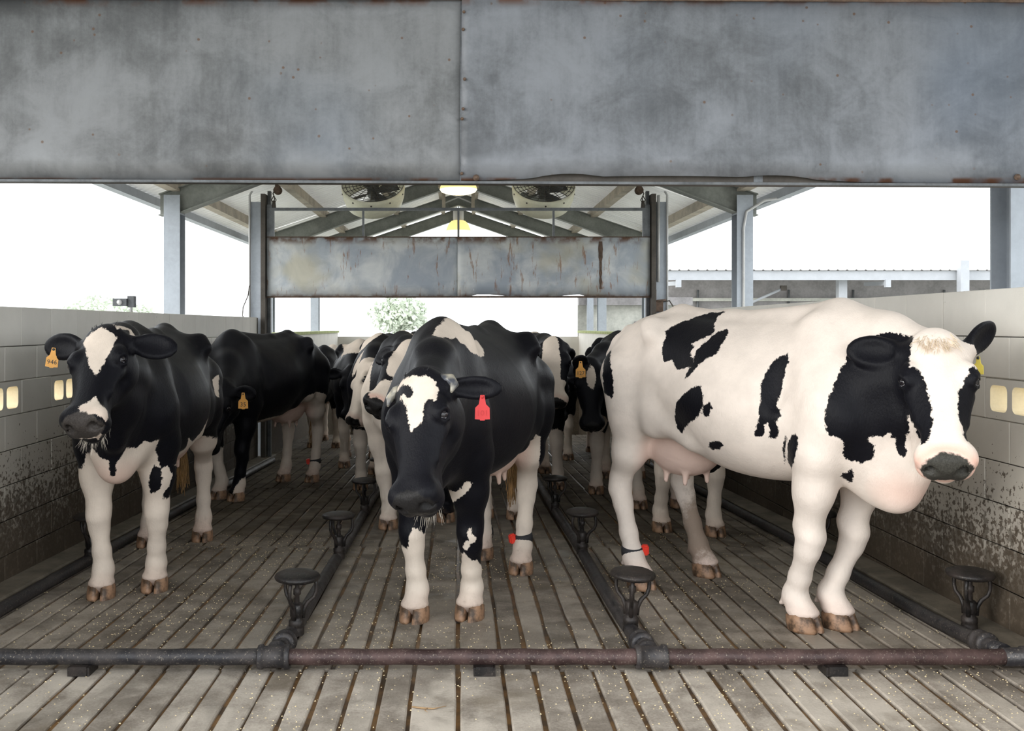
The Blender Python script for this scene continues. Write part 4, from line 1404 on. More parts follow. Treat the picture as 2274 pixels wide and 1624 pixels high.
def coat_material(name, white, black, nose, pink):
    k = NT(name)
    v = k.coord('Object')
    st = k.n('ShaderNodeMapping'); st.inputs['Scale'].default_value = (60, 60, 22); k.l(v, st.inputs[0])
    hair = k.noise(st.outputs[0], 2.2, 3, 0.7)
    n1 = k.noise(v, 26, 4, 0.7); n2 = k.noise(v, 9, 3, 0.6)
    edge = k.math('ADD', k.math('MULTIPLY', k.math('SUBTRACT', n1, 0.5), 0.034), k.math('MULTIPLY', k.math('SUBTRACT', hair, 0.5), 0.020))
    cv = k.math('ADD', k.attr('coat'), edge)
    blk = k.ramp(cv, -0.002, 0.003)
    wc = k.mix(k.ramp(n2, 0.3, 0.7), tuple(c * 0.90 for c in white), white)
    wc = k.mix(k.math('MULTIPLY', k.attr('pink'), 0.85), wc, pink)
    bc = k.mix(hair, tuple(c * 0.6 for c in black), tuple(c * 1.5 for c in black))
    c = k.mix(blk, wc, bc)
    dn = k.math('ADD', k.attr('dirt'), k.math('MULTIPLY', k.math('SUBTRACT', n1, 0.55), 0.9))
    c = k.mix(k.ramp(dn, 0.25, 0.85, 0.0, 0.75), c, (0.15, 0.09, 0.05))
    nz = k.ramp(k.math('ADD', k.attr('nose'), k.math('MULTIPLY', k.math('SUBTRACT', n1, 0.5), 0.4)), 0.45, 0.55)
    nc = k.mix(k.ramp(k.noise(v, 160, 2), 0.3, 0.7), tuple(q * 0.75 for q in nose), tuple(q * 1.2 for q in nose))
    c = k.mix(nz, c, nc)
    k.bump(k.math('ADD', k.math('MULTIPLY', hair, 1.6), k.math('MULTIPLY', n2, 1.6)), 0.28, 0.006)
    rg = k.mix(blk, (0.75, 0.75, 0.75), (0.46, 0.46, 0.46))
    rough = k.mix(nz, rg, (0.35, 0.35, 0.35))
    k.p.inputs['Sheen Weight'].default_value = 0.02
    k.p.inputs['Sheen Roughness'].default_value = 0.4
    return k.fin(c, rough, 0.0, 0.12)
WHITE, BLACK = (0.70, 0.605, 0.515), (0.0045, 0.0045, 0.0068)
M['coat'] = coat_material('cow_coat_black_nose', WHITE, BLACK, (0.014, 0.013, 0.013), (0.62, 0.34, 0.27))
M['coat_grey'] = coat_material('cow_coat_grey_nose', (0.70, 0.60, 0.51), BLACK, (0.052, 0.045, 0.041), (0.62, 0.34, 0.27))
M['coat_white'] = coat_material('cow_coat_pale', (0.79, 0.695, 0.62), BLACK, (0.045, 0.043, 0.037), (0.74, 0.42, 0.33))
k = NT('hoof_horn')
v = k.coord('Object')
c = k.mix(k.ramp(k.noise(v, 22, 4, 0.65), 0.35, 0.65), (0.07, 0.042, 0.025), (0.36, 0.21, 0.125))
M['hoof'] = k.fin(c, 0.5)
k = NT('eye_dark'); M['eye'] = k.fin((0.012, 0.010, 0.012), 0.06)
k = NT('eye_white'); M['eye_rim'] = k.fin((0.16, 0.16, 0.18), 0.2)
M['tag_orange'] = simple('orange_ear_tag', (0.86, 0.42, 0.09), 0.5, 0, 0.05)
M['tag_red'] = simple('red_ear_tag', (0.50, 0.022, 0.024), 0.45, 0, 0.06)
M['tag_yellow'] = simple('yellow_ear_tag', (0.80, 0.66, 0.12), 0.5, 0, 0.05)
M['ink'] = simple('dark_tag_print', (0.05, 0.05, 0.04), 0.6, 0, 0.1)
M['ink_red'] = simple('red_tag_print', (0.45, 0.02, 0.02), 0.6, 0, 0.1)
M['band'] = simple('black_leg_strap', (0.02, 0.02, 0.024), 0.7, 0, 0.2)
M['sensor'] = simple('red_leg_sensor', (0.75, 0.04, 0.02), 0.4, 0, 0.05)
M['tail_hair'] = simple('dirty_tail_hair', (0.30, 0.17, 0.065), 0.75, 0, 0.35, 20)
M['pale_hair'] = simple('cream_hair', (0.72, 0.60, 0.46), 0.7, 0, 0.15, 20)
M['dark_hair'] = simple('black_hair', (0.012, 0.012, 0.014), 0.5, 0, 0.2, 20)
M['whisker'] = simple('pale_whiskers', (0.70, 0.64, 0.54), 0.6, 0, 0.1)
k = NT('horn_stub'); v = k.coord('Object'); M['horn'] = k.fin(k.mix(k.ramp(k.noise(v, 18, 3), 0.35, 0.65), (0.05, 0.055, 0.07), (0.36, 0.33, 0.26)), 0.3)

PATCH = {}
PATCH = {
 'white': [
  ('b', (-0.201, -0.22, 1.297), (0.8, 0.6, -0.0), (-0.107, 0.143, 0.984), 0.26, [(-0.116,0.075),(-0.092,0.102),(-0.044,0.127),(-0.001,0.146),(0.053,0.166),(0.097,0.183),(0.181,0.176),(0.143,0.147),(0.137,0.104),(0.148,0.054),(0.123,0.03),(0.068,0.01),(0.035,-0.005),(0.05,-0.025),(0.029,-0.054),(0.044,-0.079),(0.059,-0.105),(0.037,-0.131),(0.007,-0.139),(-0.024,-0.141),(-0.044,-0.133),(-0.053,-0.102),(-0.073,-0.083),(-0.103,-0.098),(-0.124,-0.067),(-0.126,-0.026),(-0.121,0.008),(-0.11,0.037)]),
  ('b', (-0.04, -0.255, 1.253), (0.822, 0.569, -0.0), (-0.108, 0.156, 0.982), 0.19, [(0.098,0.127),(0.108,0.099),(0.089,0.044),(0.063,-0.008),(0.01,-0.039),(-0.022,-0.06),(-0.053,-0.103),(-0.094,-0.136),(-0.085,-0.099),(-0.07,-0.072),(-0.051,-0.028),(-0.046,0.02),(-0.016,0.054),(0.015,0.083),(0.054,0.118)]),
  ('b', (-0.075, -0.334, 0.975), (0.841, 0.541, -0.0), (-0.028, 0.044, 0.999), 0.23, [(0.076,0.125),(0.094,0.083),(0.092,0.031),(0.067,-0.022),(0.013,-0.058),(-0.027,-0.095),(-0.041,-0.115),(-0.06,-0.098),(-0.078,-0.055),(-0.079,-0.022),(-0.063,0.034),(-0.022,0.079),(0.028,0.113)]),
  ('b', (0.076, -0.359, 0.989), (0.834, 0.551, -0.0), (-0.031, 0.047, 0.998), 0.16, [(0.013,0.048),(0.025,0.015),(0.013,-0.027),(-0.011,-0.036),(-0.022,-0.018),(-0.019,0.018)]),
  ('b', (0.075, -0.303, 0.822), (0.829, 0.559, -0.0), (0.033, -0.049, 0.998), 0.18, [(-0.029,0.013),(0.019,0.027),(0.042,0.014),(0.026,-0.013),(-0.017,-0.027),(-0.041,-0.014)]),
  ('b', (0.384, -0.28, 1.021), (0.829, 0.56, -0.0), (-0.038, 0.056, 0.998), 0.18, [(0.069,0.246),(0.071,0.209),(0.053,0.139),(0.044,0.08),(0.029,0.03),(0.025,0.001),(0.048,-0.003),(0.044,-0.037),(0.025,-0.058),(0.039,-0.096),(0.024,-0.137),(0.007,-0.143),(-0.007,-0.128),(-0.007,-0.099),(-0.014,-0.069),(-0.027,-0.08),(-0.026,-0.11),(-0.041,-0.129),(-0.072,-0.132),(-0.076,-0.107),(-0.054,-0.071),(-0.054,-0.012),(-0.045,0.038),(-0.049,0.097),(-0.03,0.148),(-0.008,0.193),(0.03,0.229)]),
  ('b', (0.434, -0.248, 0.842), (0.868, 0.496, -0.0), (0.001, -0.002, 1.0), 0.19, [(0.015,0.076),(0.011,0.038),(-0.001,-0.058),(-0.012,-0.077),(-0.011,-0.016),(-0.003,0.036)]),
  ('b', (0.495, -0.272, 0.849), (0.906, 0.423, -0.0), (-0.032, 0.068, 0.997), 0.22, [(0.023,0.07),(0.036,0.047),(0.032,0.009),(0.018,-0.04),(-0.017,-0.093),(-0.038,-0.068),(-0.03,-0.007),(-0.023,0.023),(-0.001,0.059)]),
  ('b', (0.822, -0.182, 1.009), (0.848, 0.53, -0.0), (-0.016, 0.025, 1.0), 0.33, [(-0.079,0.253),(-0.045,0.286),(0.029,0.347),(0.071,0.356),(0.114,0.342),(0.156,0.334),(0.166,0.261),(0.167,0.114),(0.168,0.037),(0.156,-0.061),(0.132,-0.058),(0.127,-0.091),(0.128,-0.137),(0.114,-0.158),(0.098,-0.139),(0.085,-0.113),(0.09,-0.084),(0.069,-0.081),(0.065,-0.058),(0.04,-0.076),(-0.011,-0.082),(-0.015,-0.1),(0.01,-0.117),(0.009,-0.155),(-0.004,-0.179),(-0.039,-0.197),(-0.083,-0.196),(-0.113,-0.183),(-0.12,-0.153),(-0.11,-0.123),(-0.112,-0.099),(-0.138,-0.086),(-0.168,-0.086),(-0.181,-0.041),(-0.179,0.015),(-0.172,0.061),(-0.156,0.099),(-0.144,0.145),(-0.124,0.201)]),
  ('b', (0.678, -0.14, 0.746), (0.826, 0.564, -0.0), (0.041, -0.059, 0.997), 0.17, [(-0.022,0.011),(0.0,0.018),(0.01,0.035),(0.018,0.015),(0.025,0.005),(0.017,-0.025),(-0.002,-0.035),(-0.019,-0.019),(-0.027,-0.004)]),
  ('b', (-0.628, -0.344, 1.072), (0.795, 0.606, -0.0), (-0.055, 0.072, 0.996), 0.17, [(-0.058,0.198),(-0.021,0.189),(-0.01,0.128),(0.01,0.044),(0.02,-0.05),(0.009,-0.073),(-0.029,-0.05),(-0.053,-0.039)]),
  ('w', (1.011, -0.11, 1.201), (0.86, 0.51, -0.0), (-0.095, 0.159, 0.983), 0.29, [(-0.055,0.052),(-0.052,0.094),(-0.038,0.15),(-0.008,0.195),(0.034,0.194),(0.094,0.192),(0.133,0.17),(0.16,0.127),(0.168,0.029),(0.183,-0.102),(0.198,-0.4),(-0.06,-0.412),(-0.061,-0.196),(-0.054,-0.038)]),
  ('b', (1.053, -0.223, 1.087), (0.878, 0.478, -0.0), (-0.077, 0.142, 0.987), 0.30, [(-0.049,0.153),(-0.031,0.137),(-0.011,0.138),(0.007,0.123),(0.021,0.094),(0.03,0.063),(0.039,0.037),(0.047,0.01),(0.053,-0.033),(0.056,-0.077),(0.056,-0.111),(0.049,-0.137),(0.035,-0.16),(0.024,-0.167),(-0.014,-0.12),(-0.024,-0.091),(-0.036,-0.057),(-0.052,-0.022),(-0.067,0.028),(-0.068,0.065),(-0.069,0.126)]),
  ('b', (1.204, -0.166, 1.101), (0.78, 0.626, -0.0), (-0.124, 0.154, 0.98), 0.19, [(0.023,0.134),(0.045,0.143),(0.064,0.127),(0.081,0.085),(0.079,0.03),(0.067,-0.012),(0.051,-0.055),(0.034,-0.11),(0.014,-0.156),(0.001,-0.161),(-0.007,-0.149),(-0.013,-0.114),(-0.016,-0.084),(-0.022,-0.05),(-0.02,-0.006),(-0.019,0.029),(-0.007,0.057),(0.009,0.087),(0.025,0.113)]),
 ],
 'left': [
  ('w', (1.307, 0.042, 1.364), (-0.152, 0.988, 0.0), (-0.205, -0.031, 0.978), 0.23, [(-0.05,0.104),(-0.028,0.114),(-0.008,0.136),(0.018,0.123),(0.034,0.107),(0.055,0.091),(0.078,0.071),(0.064,0.05),(0.064,0.02),(0.047,-0.007),(0.034,-0.04),(0.029,-0.07),(0.012,-0.099),(0.003,-0.125),(-0.005,-0.137),(-0.015,-0.113),(-0.029,-0.095),(-0.041,-0.07),(-0.052,-0.029),(-0.062,0.009),(-0.073,0.035),(-0.081,0.056),(-0.071,0.086),(-0.059,0.088)]),
  ('w', (1.535, 0.08, 1.111), (-0.297, 0.955, 0.0), (-0.216, -0.067, 0.974), 0.18, [(0.006,0.059),(0.018,0.042),(0.023,0.018),(0.04,0.006),(0.053,-0.012),(0.054,-0.043),(0.047,-0.065),(0.028,-0.046),(0.01,-0.031),(-0.02,-0.029),(-0.048,-0.03),(-0.07,0.004),(-0.066,0.019),(-0.046,0.029),(-0.018,0.034),(-0.01,0.045)]),
  ('w', (1.52, 0.053, 0.988), (-0.259, 0.966, 0.0), (0.129, 0.035, 0.991), 0.17, [(-0.049,0.019),(-0.018,0.015),(0.038,0.021),(0.052,0.014),(0.039,-0.025),(0.024,-0.011),(0.003,-0.016),(-0.039,-0.017),(-0.052,0.001)]),
  ('w', (1.16, 0.177, 1.435), (-0.266, 0.964, 0.0), (-0.183, -0.051, 0.982), 0.37, [(-0.114,0.064),(-0.088,0.085),(-0.049,0.091),(-0.022,0.081),(0.008,0.052),(0.035,0.025),(0.058,-0.017),(0.092,-0.035),(0.054,-0.045),(0.031,-0.055),(0.02,-0.035),(-0.003,-0.015),(-0.02,0.072),(-0.051,0.061),(-0.089,0.026),(-0.092,0.044)]),
  ('w', (0.742, 0.085, 0.718), (-0.264, 0.964, 0.0), (0.006, 0.002, 1.0), 0.34, [(-0.215,0.135),(-0.186,0.098),(-0.141,0.08),(-0.135,-0.001),(-0.125,-0.007),(-0.11,-0.002),(-0.101,0.068),(-0.056,0.143),(-0.029,0.143),(-0.007,0.128),(0.042,0.166),(0.064,0.151),(0.115,0.162),(0.1,0.1),(0.116,0.037),(0.134,-0.007),(0.161,0.009),(0.179,-0.011),(0.197,-0.056),(0.175,-0.112),(0.153,-0.134),(0.143,-0.183),(0.167,-0.28),(0.071,-0.365),(-0.202,-0.335),(-0.317,0.001),(-0.266,-0.005),(-0.245,0.079)]),
  ('b', (0.622, 0.158, 0.648), (-0.16, 0.987, 0.0), (-0.024, -0.004, 1.0), 0.17, [(0.001,0.083),(0.028,0.058),(0.038,0.011),(0.032,-0.049),(0.004,-0.072),(-0.023,-0.078),(-0.034,-0.048),(-0.03,0.024),(-0.016,0.071)]),
  ('w', (0.208, 0.267, 0.797), (-0.331, 0.944, 0.0), (0.05, 0.018, 0.999), 0.45, [(-0.084,-0.057),(-0.015,-0.033),(-0.009,0.034),(0.025,-0.001),(0.048,0.01),(0.079,0.034),(0.133,0.1),(0.176,0.161),(0.179,-0.091),(0.144,-0.342),(0.146,-0.583),(0.017,-0.584),(0.013,-0.144),(-0.017,-0.117),(-0.138,-0.058)]),
  ('w', (-0.527, 0.323, 1.096), (-0.399, 0.917, 0.0), (-0.098, -0.043, 0.994), 0.19, [(-0.033,0.031),(0.009,0.061),(0.033,0.069),(0.013,-0.088),(-0.023,-0.074)]),
 ],
 'centre': [
  ('w', (1.336, 0.135, 1.165), (-0.155, 0.988, 0.0), (-0.194, -0.03, 0.981), 0.20, [(-0.087,0.084),(-0.065,0.095),(-0.021,0.11),(0.004,0.102),(0.027,0.104),(0.054,0.098),(0.077,0.076),(0.09,0.045),(0.089,0.015),(0.091,-0.009),(0.08,-0.009),(0.075,0.006),(0.054,0.002),(0.042,-0.015),(0.038,-0.046),(0.035,-0.081),(0.027,-0.103),(0.006,-0.115),(-0.007,-0.129),(-0.015,-0.119),(-0.014,-0.102),(-0.024,-0.097),(-0.026,-0.071),(-0.034,-0.044),(-0.041,-0.021),(-0.052,-0.006),(-0.074,0.005),(-0.071,0.02),(-0.061,0.035),(-0.05,0.025),(-0.039,0.011),(-0.026,0.003),(-0.016,0.023),(-0.01,0.031),(-0.021,0.05),(-0.04,0.067),(-0.071,0.073),(-0.076,0.065),(-0.082,0.069),(-0.09,0.047),(-0.098,0.045),(-0.097,0.066)]),
  ('w', (0.605, 0.101, 1.408), (-0.439, 0.899, 0.0), (-0.214, -0.104, 0.971), 0.45, [(-0.095,0.055),(-0.03,0.123),(0.003,0.1),(0.047,0.046),(0.164,0.061),(0.185,0.002),(0.177,-0.037),(0.108,-0.07),(0.06,-0.069),(0.039,-0.041),(-0.001,-0.024),(-0.015,-0.004),(-0.044,-0.027),(-0.071,-0.019),(-0.1,-0.037),(-0.139,-0.018),(-0.123,0.019)]),
  ('w', (0.581, -0.126, 0.429), (-0.324, 0.946, 0.0), (-0.161, -0.055, 0.985), 0.22, [(-0.026,0.004),(-0.001,0.048),(0.019,0.047),(0.049,0.021),(0.079,0.026),(0.079,-0.067),(0.069,-0.164),(0.078,-0.309),(-0.081,-0.307),(-0.041,-0.12)]),
  ('w', (0.474, 0.147, 0.276), (-0.339, 0.941, 0.0), (-0.075, -0.027, 0.997), 0.18, [(-0.052,0.088),(-0.028,0.057),(-0.002,0.04),(0.019,0.043),(0.022,-0.049),(0.042,-0.18),(-0.103,-0.168),(-0.072,-0.05)]),
  ('w', (0.538, 0.144, 0.429), (-0.248, 0.969, 0.0), (-0.104, -0.027, 0.994), 0.17, [(0.003,0.064),(0.013,0.03),(0.033,0.009),(0.028,-0.011),(0.008,-0.021),(-0.017,-0.053),(-0.032,-0.043),(-0.022,-0.011),(-0.002,0.0),(-0.012,0.035)]),
  ('w', (-0.508, 0.189, 0.665), (-0.307, 0.952, 0.0), (0.066, 0.021, 0.998), 0.32, [(0.05,0.2),(0.102,0.149),(0.105,-0.17),(0.095,-0.416),(0.097,-0.689),(-0.074,-0.687),(-0.026,-0.455),(-0.047,-0.169),(-0.03,-0.036),(-0.114,0.003),(-0.157,-0.027),(-0.157,0.009),(-0.09,0.003),(-0.014,0.043),(0.032,0.097)]),
  ('w', (0.615, 0.129, 0.685), (-0.258, 0.966, 0.0), (-0.032, -0.009, 0.999), 0.18, [(-0.129,-0.094),(-0.085,-0.02),(-0.056,-0.012),(-0.026,-0.012),(0.023,0.042),(0.048,0.032),(0.028,-0.004),(-0.016,-0.047),(-0.065,-0.084),(-0.114,-0.133)]),
 ],
}

def paint(name, V, N, fr, spec):
    """signed coat value per vertex: positive is black"""
    coat = np.full(len(V), 0.25 if spec['base'] == 'black' else -0.25)
    rel = V - fr['P']
    th, shh, nh = rel @ fr['a'], rel @ fr['s'], rel @ fr['n']
    head = (th > -0.08) & (th < 0.62) & (np.abs(shh) < 0.14) & (nh > -0.26) & (nh < 0.08)
    for kind, c, r in spec.get('blobs', []):
        q = (V - np.array(c)) / np.array(r)
        sd = (1 - np.linalg.norm(q, axis=1)) * min(r)
        coat = np.maximum(coat, sd) if kind == 'b' else np.minimum(coat, -sd)
    for kind, c, r in spec.get('hblobs', []):               # in head coordinates (t, side, normal)
        q = (np.stack([th, shh, nh], 1) - np.array(c)) / np.array(r)
        sd = (1 - np.linalg.norm(q, axis=1)) * min(r)
        sd = np.where(head, sd, np.minimum(sd, -0.02))
        coat = np.maximum(coat, sd) if kind == 'b' else np.minimum(coat, -sd)
    for kind, o, u, v, depth, poly in PATCH.get(name, []):
        o, u, v = np.array(o), np.array(u), np.array(v)
        w = np.cross(u, v)
        d = V - o
        sd = poly_sd(np.stack([d @ u, d @ v], 1), poly)
        sd = np.minimum(sd, (N @ w + 0.12) * 0.12)
        sd = np.minimum(sd, depth - np.abs(d @ w))
        coat = np.maximum(coat, sd) if kind == 'b' else np.minimum(coat, -sd)
    if spec.get('ears'):
        sg = 0.2 if spec['ears'] == 'b' else -0.2
        for b0, e, ew, en in fr['ears'].values():
            d = V - b0
            inside = ((d @ e - 0.14) / 0.135) ** 2 + ((d @ ew) / 0.09) ** 2 + ((d @ en) / 0.045) ** 2 < 1
            coat = np.where(inside, sg, coat)
    return coat, th, shh, nh, head

def text_mesh(s, size, mat, name, parent, mw):
    cu = bpy.data.curves.new(name, 'FONT')
    cu.body = s; cu.size = size; cu.align_x = 'CENTER'; cu.align_y = 'CENTER'; cu.extrude = 0.0006
    cu.resolution_u = 2
    t = bpy.data.objects.new(name, cu)
    COL.objects.link(t)
    dg = bpy.context.evaluated_depsgraph_get()
    me = bpy.data.meshes.new_from_object(t.evaluated_get(dg))
    bpy.data.objects.remove(t); bpy.data.curves.remove(cu)
    me.materials.clear(); me.materials.append(mat)
    o = bpy.data.objects.new(name, me)
    link(o, parent)
    o.matrix_local = mw
    return o

def strands(mb, roots, tips, r, sag=0.0, n=4, rnd=0.01):
    for p, q in zip(roots, tips):
        p, q = Vector(p), Vector(q)
        pts = [p.lerp(q, i / n) + Vector((random.gauss(0, rnd), random.gauss(0, rnd), random.gauss(0, rnd))) * (i / n) for i in range(n + 1)]
        mb.tube(pts, [r * (1 - 0.8 * i / n) for i in range(n + 1)], 4, False)

COWS = {}
def make_cow(name, spec, vox):
    S = spec.get('S', 1.0)
    fx, fy = spec['dir']
    th = math.atan2(fy, fx)
    cx, cy = spec['at']
    base = Vector((cx, cy, floor_z(cy)))
    root = empty('cow', base, th)
    tag(root, spec['label'], 'cow', 'black and white dairy cows in the pen')
    R = np.array(Matrix.Rotation(-th, 3, 'Z'))
    def loc(p):
        return (R @ (np.array(p, float) - np.array(base))) / S
    feet = {}
    for kx, (x, y) in spec['feet'].items():
        feet[kx] = loc((x, y, floor_z(y)))
    sp = dict(spec)
    sp['poll'] = loc(spec['poll']); sp['muzzle'] = loc(spec['muzzle']); sp['facing'] = R @ unit(spec['facing'])
    sp['feet'] = feet
    f, fr = cow_field(sp, vox / S)
    V, Q = f.mesh()
    N = vnormals(V, Q)
    coat, t, sh, nh, head = paint(name, V, N, fr, spec)
    # pink skin: udder, muzzle rim, inside of brisket fold; nose pad; dirt on the lower legs
    ud = np.clip(1.4 - np.linalg.norm((V - np.array((-0.40, 0, 0.70))) / np.array((0.27, 0.21, 0.19)), axis=1), 0, 1) * 1.6
    pink = np.clip(ud * 0.75, 0, 0.52)
    coat = np.where(ud > 0.45, np.minimum(coat, -0.05), coat)
    nr = np.linalg.norm(np.stack([(t - 0.545) / 0.058, sh / 0.084, (nh + 0.080) / 0.066], 1), axis=1)
    nose = np.clip(1.5 - nr * 0.9, 0, 1) * (spec.get('nose', 1.0))
    ring = np.clip(1 - np.abs(nr - 1.25) / 0.45, 0, 1) * head
    pink = np.maximum(pink, ring * spec.get('muzzle_pink', 0.4))
    fetz = np.clip(1 - (V[:, 2] - 0.05) / 0.12, 0, 1)
    pink = np.maximum(pink, fetz * 0.35)
    pink = np.maximum(pink, np.clip(1 - np.linalg.norm((V - np.array((0.84, 0, 0.72))) / np.array((0.16, 0.16, 0.14)), axis=1), 0, 1) * 1.2 * spec.get('brisket_pink', 0.6))
    dirt = np.clip(1 - V[:, 2] / 0.30, 0, 1) * spec.get('dirt', 0.55)
    for c, r, am in spec.get('dirts', []):
        dirt = np.maximum(dirt, am * np.clip(1.5 * (1 - np.linalg.norm((V - np.array(c)) / np.array(r), axis=1)), 0, 1))
    me = bpy.data.meshes.new('body')
    Vs = (V * S).astype(np.float32)
    me.vertices.add(len(Vs)); me.vertices.foreach_set('co', Vs.ravel())
    me.loops.add(Q.size); me.loops.foreach_set('vertex_index', Q.astype(np.int32).ravel())
    me.polygons.add(len(Q))
    me.polygons.foreach_set('loop_start', np.arange(0, Q.size, 4, dtype=np.int32))
    me.polygons.foreach_set('loop_total', np.full(len(Q), 4, np.int32))
    me.update(calc_edges=True)
    me.polygons.foreach_set('use_smooth', np.ones(len(Q), bool))
    for nm, arr in (('coat', coat), ('pink', pink), ('nose', nose), ('dirt', dirt)):
        at = me.attributes.new(nm, 'FLOAT', 'POINT')
        at.data.foreach_set('value', arr.astype(np.float32))
    me.materials.append(M[spec.get('mat', 'coat')])
    body = bpy.data.objects.new('body', me)
    link(body, root)
    COWS[name] = (root, body, fr, S)
    # hooves
    hm = hoof_mesh(S)
    for kx, p in feet.items():
        o = hm.build('hoof', M['hoof'], root)
        o.location = Vector(p) * S
        o.rotation_euler = (0, 0, spec.get('hoof_rot', {}).get(kx, 0.0))
    # eyes
    H = fr['H']
    Vv = lambda p: Vector(p) * S
    for q in (-1, 1):
        m = MB(); m.lathe([(0.0, -0.023), (0.014, -0.019), (0.022, -0.007), (0.022, 0.007), (0.014, 0.019), (0.0, 0.023)], 14)
        m.v = [tuple(Vector(p) * S) for p in m.v]
        o = m.build('eye', M['eye'], root); o.location = Vv(H(0.191, q * 0.1185, -0.030))
        m2 = MB(); c_ = H(0.186, q * 0.118, -0.044)
        e0 = Vv(H(0.184, q * 0.1395, -0.037)) - o.location; e1 = Vv(H(0.207, q * 0.1335, -0.034)) - o.location; e2 = Vv(H(0.211, q * 0.1205, -0.014)) - o.location
        m2.tube([e0, e1, e2], [0.001 * S, 0.0026 * S, 0.001 * S], 6)
        m2.build('eye_rim', M['eye_rim'], o)
    # tail switch
    if spec.get('tail', True):
        m = MB()
        rts, tps = [], []
        for i in range(60):
            u = random.uniform(0, 1); a_ = random.uniform(0, 6.28); rr = random.uniform(0.2, 1)
            rts.append((( -0.95 + 0.018 * rr * math.cos(a_)) * S, (0.025 + 0.018 * rr * math.sin(a_)) * S, (0.78 - 0.2 * u) * S))
            tps.append(((-0.94 + 0.05 * rr * math.cos(a_)) * S, (0.03 + 0.05 * rr * math.sin(a_)) * S, (0.48 - 0.18 * u) * S))
        strands(m, rts, tps, 0.007 * S, 0, 4, 0.008)
        m.build('tail_switch', M['tail_hair'], root)['kind'] = 'stuff'
    # muzzle whiskers
    if spec.get('whiskers'):
        m = MB(); rts, tps = [], []
        for i in range(spec['whiskers']):
            y_ = random.uniform(-0.07, 0.07); t_ = random.uniform(0.44, 0.535)
            p0 = H(t_, y_ * 0.8, -0.205 + 0.30 * abs(y_)); p1 = p0 + fr['a'] * random.uniform(0.0, 0.03) + np.array((0, 0, -1.0)) * random.uniform(0.025, 0.055) + fr['s'] * y_ * random.uniform(0.1, 0.4)
            rts.append(Vv(p0)); tps.append(Vv(p1))
        strands(m, rts, tps, 0.0008, 0, 3, 0.0025)
        m.build('whiskers', M['whisker'], root)['kind'] = 'stuff'
    if spec.get('forelock'):
        m = MB(); rts, tps = [], []
        for i in range(spec['forelock'][1]):
            y_ = max(-0.055, min(0.055, random.gauss(0, 0.028))); t_ = random.uniform(-0.015, 0.03)
            p0 = H(t_, y_, 0.012)
            p1 = H(t_ + random.uniform(0.03, 0.085), y_ * 1.5 + random.gauss(0, 0.012), random.uniform(0.024, 0.036))
            if spec['forelock'][2]:
                p1 = H(t_ - random.uniform(0.015, 0.035), y_ * 1.2, random.uniform(-0.01, 0.02))
            rts.append(Vv(p0)); tps.append(Vv(p1))
        strands(m, rts, tps, 0.0028, 0, 4, 0.003)
        m.build('forelock', M[spec['forelock'][0]], root)['kind'] = 'stuff'
    # ear tag
    for (ear, mat, txt, ink, along, drop, size, face) in spec.get('tags', []):
        b0, e, ew, en = fr['ears'][ear]
        p = b0 + e * along + en * 0.022
        down = -np.array((0, 0, 1.0))
        fcv = R @ unit(face)
        fcv = unit(fcv - (fcv @ down) * down)
        rgt = np.cross(fcv, down)                 # reading direction seen from the front
        p = p + ew * 0.0
        tg = empty('ear_tag_pin', Vv(p), 0, root)
        bpy.data.objects.remove(tg)
        out = [(-0.008, 0.008), (0.008, 0.008), (0.011, -0.012), (0.014, -0.028), (0.028, -0.042), (0.029, -0.086), (0.010, -0.087), (0.009, -0.091), (-0.009, -0.091), (-0.010, -0.087), (-0.029, -0.086), (-0.028, -0.042), (-0.014, -0.028), (-0.011, -0.012)]
        tl = spec.get('tagtilt', 0.0)
        X = rgt * math.cos(tl) + down * math.sin(tl); D = down * math.cos(tl) - rgt * math.sin(tl)
        base_p = p + D * drop + fcv * 0.012
        A = [Vv(base_p + X * x * size + D * (-y) * size + fcv * 0.0015) for x, y in out]
        B = [Vv(base_p + X * x * size + D * (-y) * size - fcv * 0.0015) for x, y in out]
        m = MB(); n_ = len(out)
        m.add(A + B, [tuple(range(n_)), tuple(range(n_, 2 * n_))[::-1]] + [(i, i + n_, (i + 1) % n_ + n_, (i + 1) % n_) for i in range(n_)])
        tg = m.build('ear_tag', M[mat], root)
        tg['label'] = {'tag_orange': 'orange plastic ear tag', 'tag_red': 'red plastic ear tag', 'tag_yellow': 'yellow plastic ear tag'}[mat] + (' numbered ' + txt if txt else '')
        m = MB(); m.lathe([(0.0, 0.004), (0.006, 0.003), (0.007, 0.0)], 10, Vv(base_p + fcv * 0.001), Vector(fcv)); m.build('rivet', M['ink'] if mat != 'tag_red' else M['ink_red'], tg)
        if txt:
            mw = Matrix.Identity(4)
            Zv = Vector(fcv); Xv = Vector(X); Yv = -Vector(D)
            c_ = Vv(base_p + D * 0.063 * size + fcv * 0.0022)
            for i in range(3):
                mw[i][0], mw[i][1], mw[i][2], mw[i][3] = Xv[i], Yv[i], Zv[i], c_[i]
            text_mesh(txt, 0.036 * size * S * (1.0 if len(txt) < 3 else 0.86), M[ink], 'tag_number', tg, mw)
    # leg band with sensor
    for (kx, hgt, side) in spec.get('bands', []):
        p = np.array(feet[kx]) + (-0.075, 0, hgt)
        m = MB(); m.lathe([(0.045, -0.024), (0.0575, -0.024), (0.059, 0.0), (0.0575, 0.024), (0.045, 0.024)], 20)
        m.v = [tuple(Vector(q) * S) for q in m.v]
        b = m.build('leg_band', M['band'], root); b.location = Vv(p); b.rotation_euler = (0.1, 0.12, 0)
        b['label'] = 'black strap around the lower leg'
        bm = bmesh.new(); bmesh.ops.create_cube(bm, size=1.0)
        bmesh.ops.scale(bm, vec=(0.042 * S, 0.034 * S, 0.056 * S), verts=bm.verts)
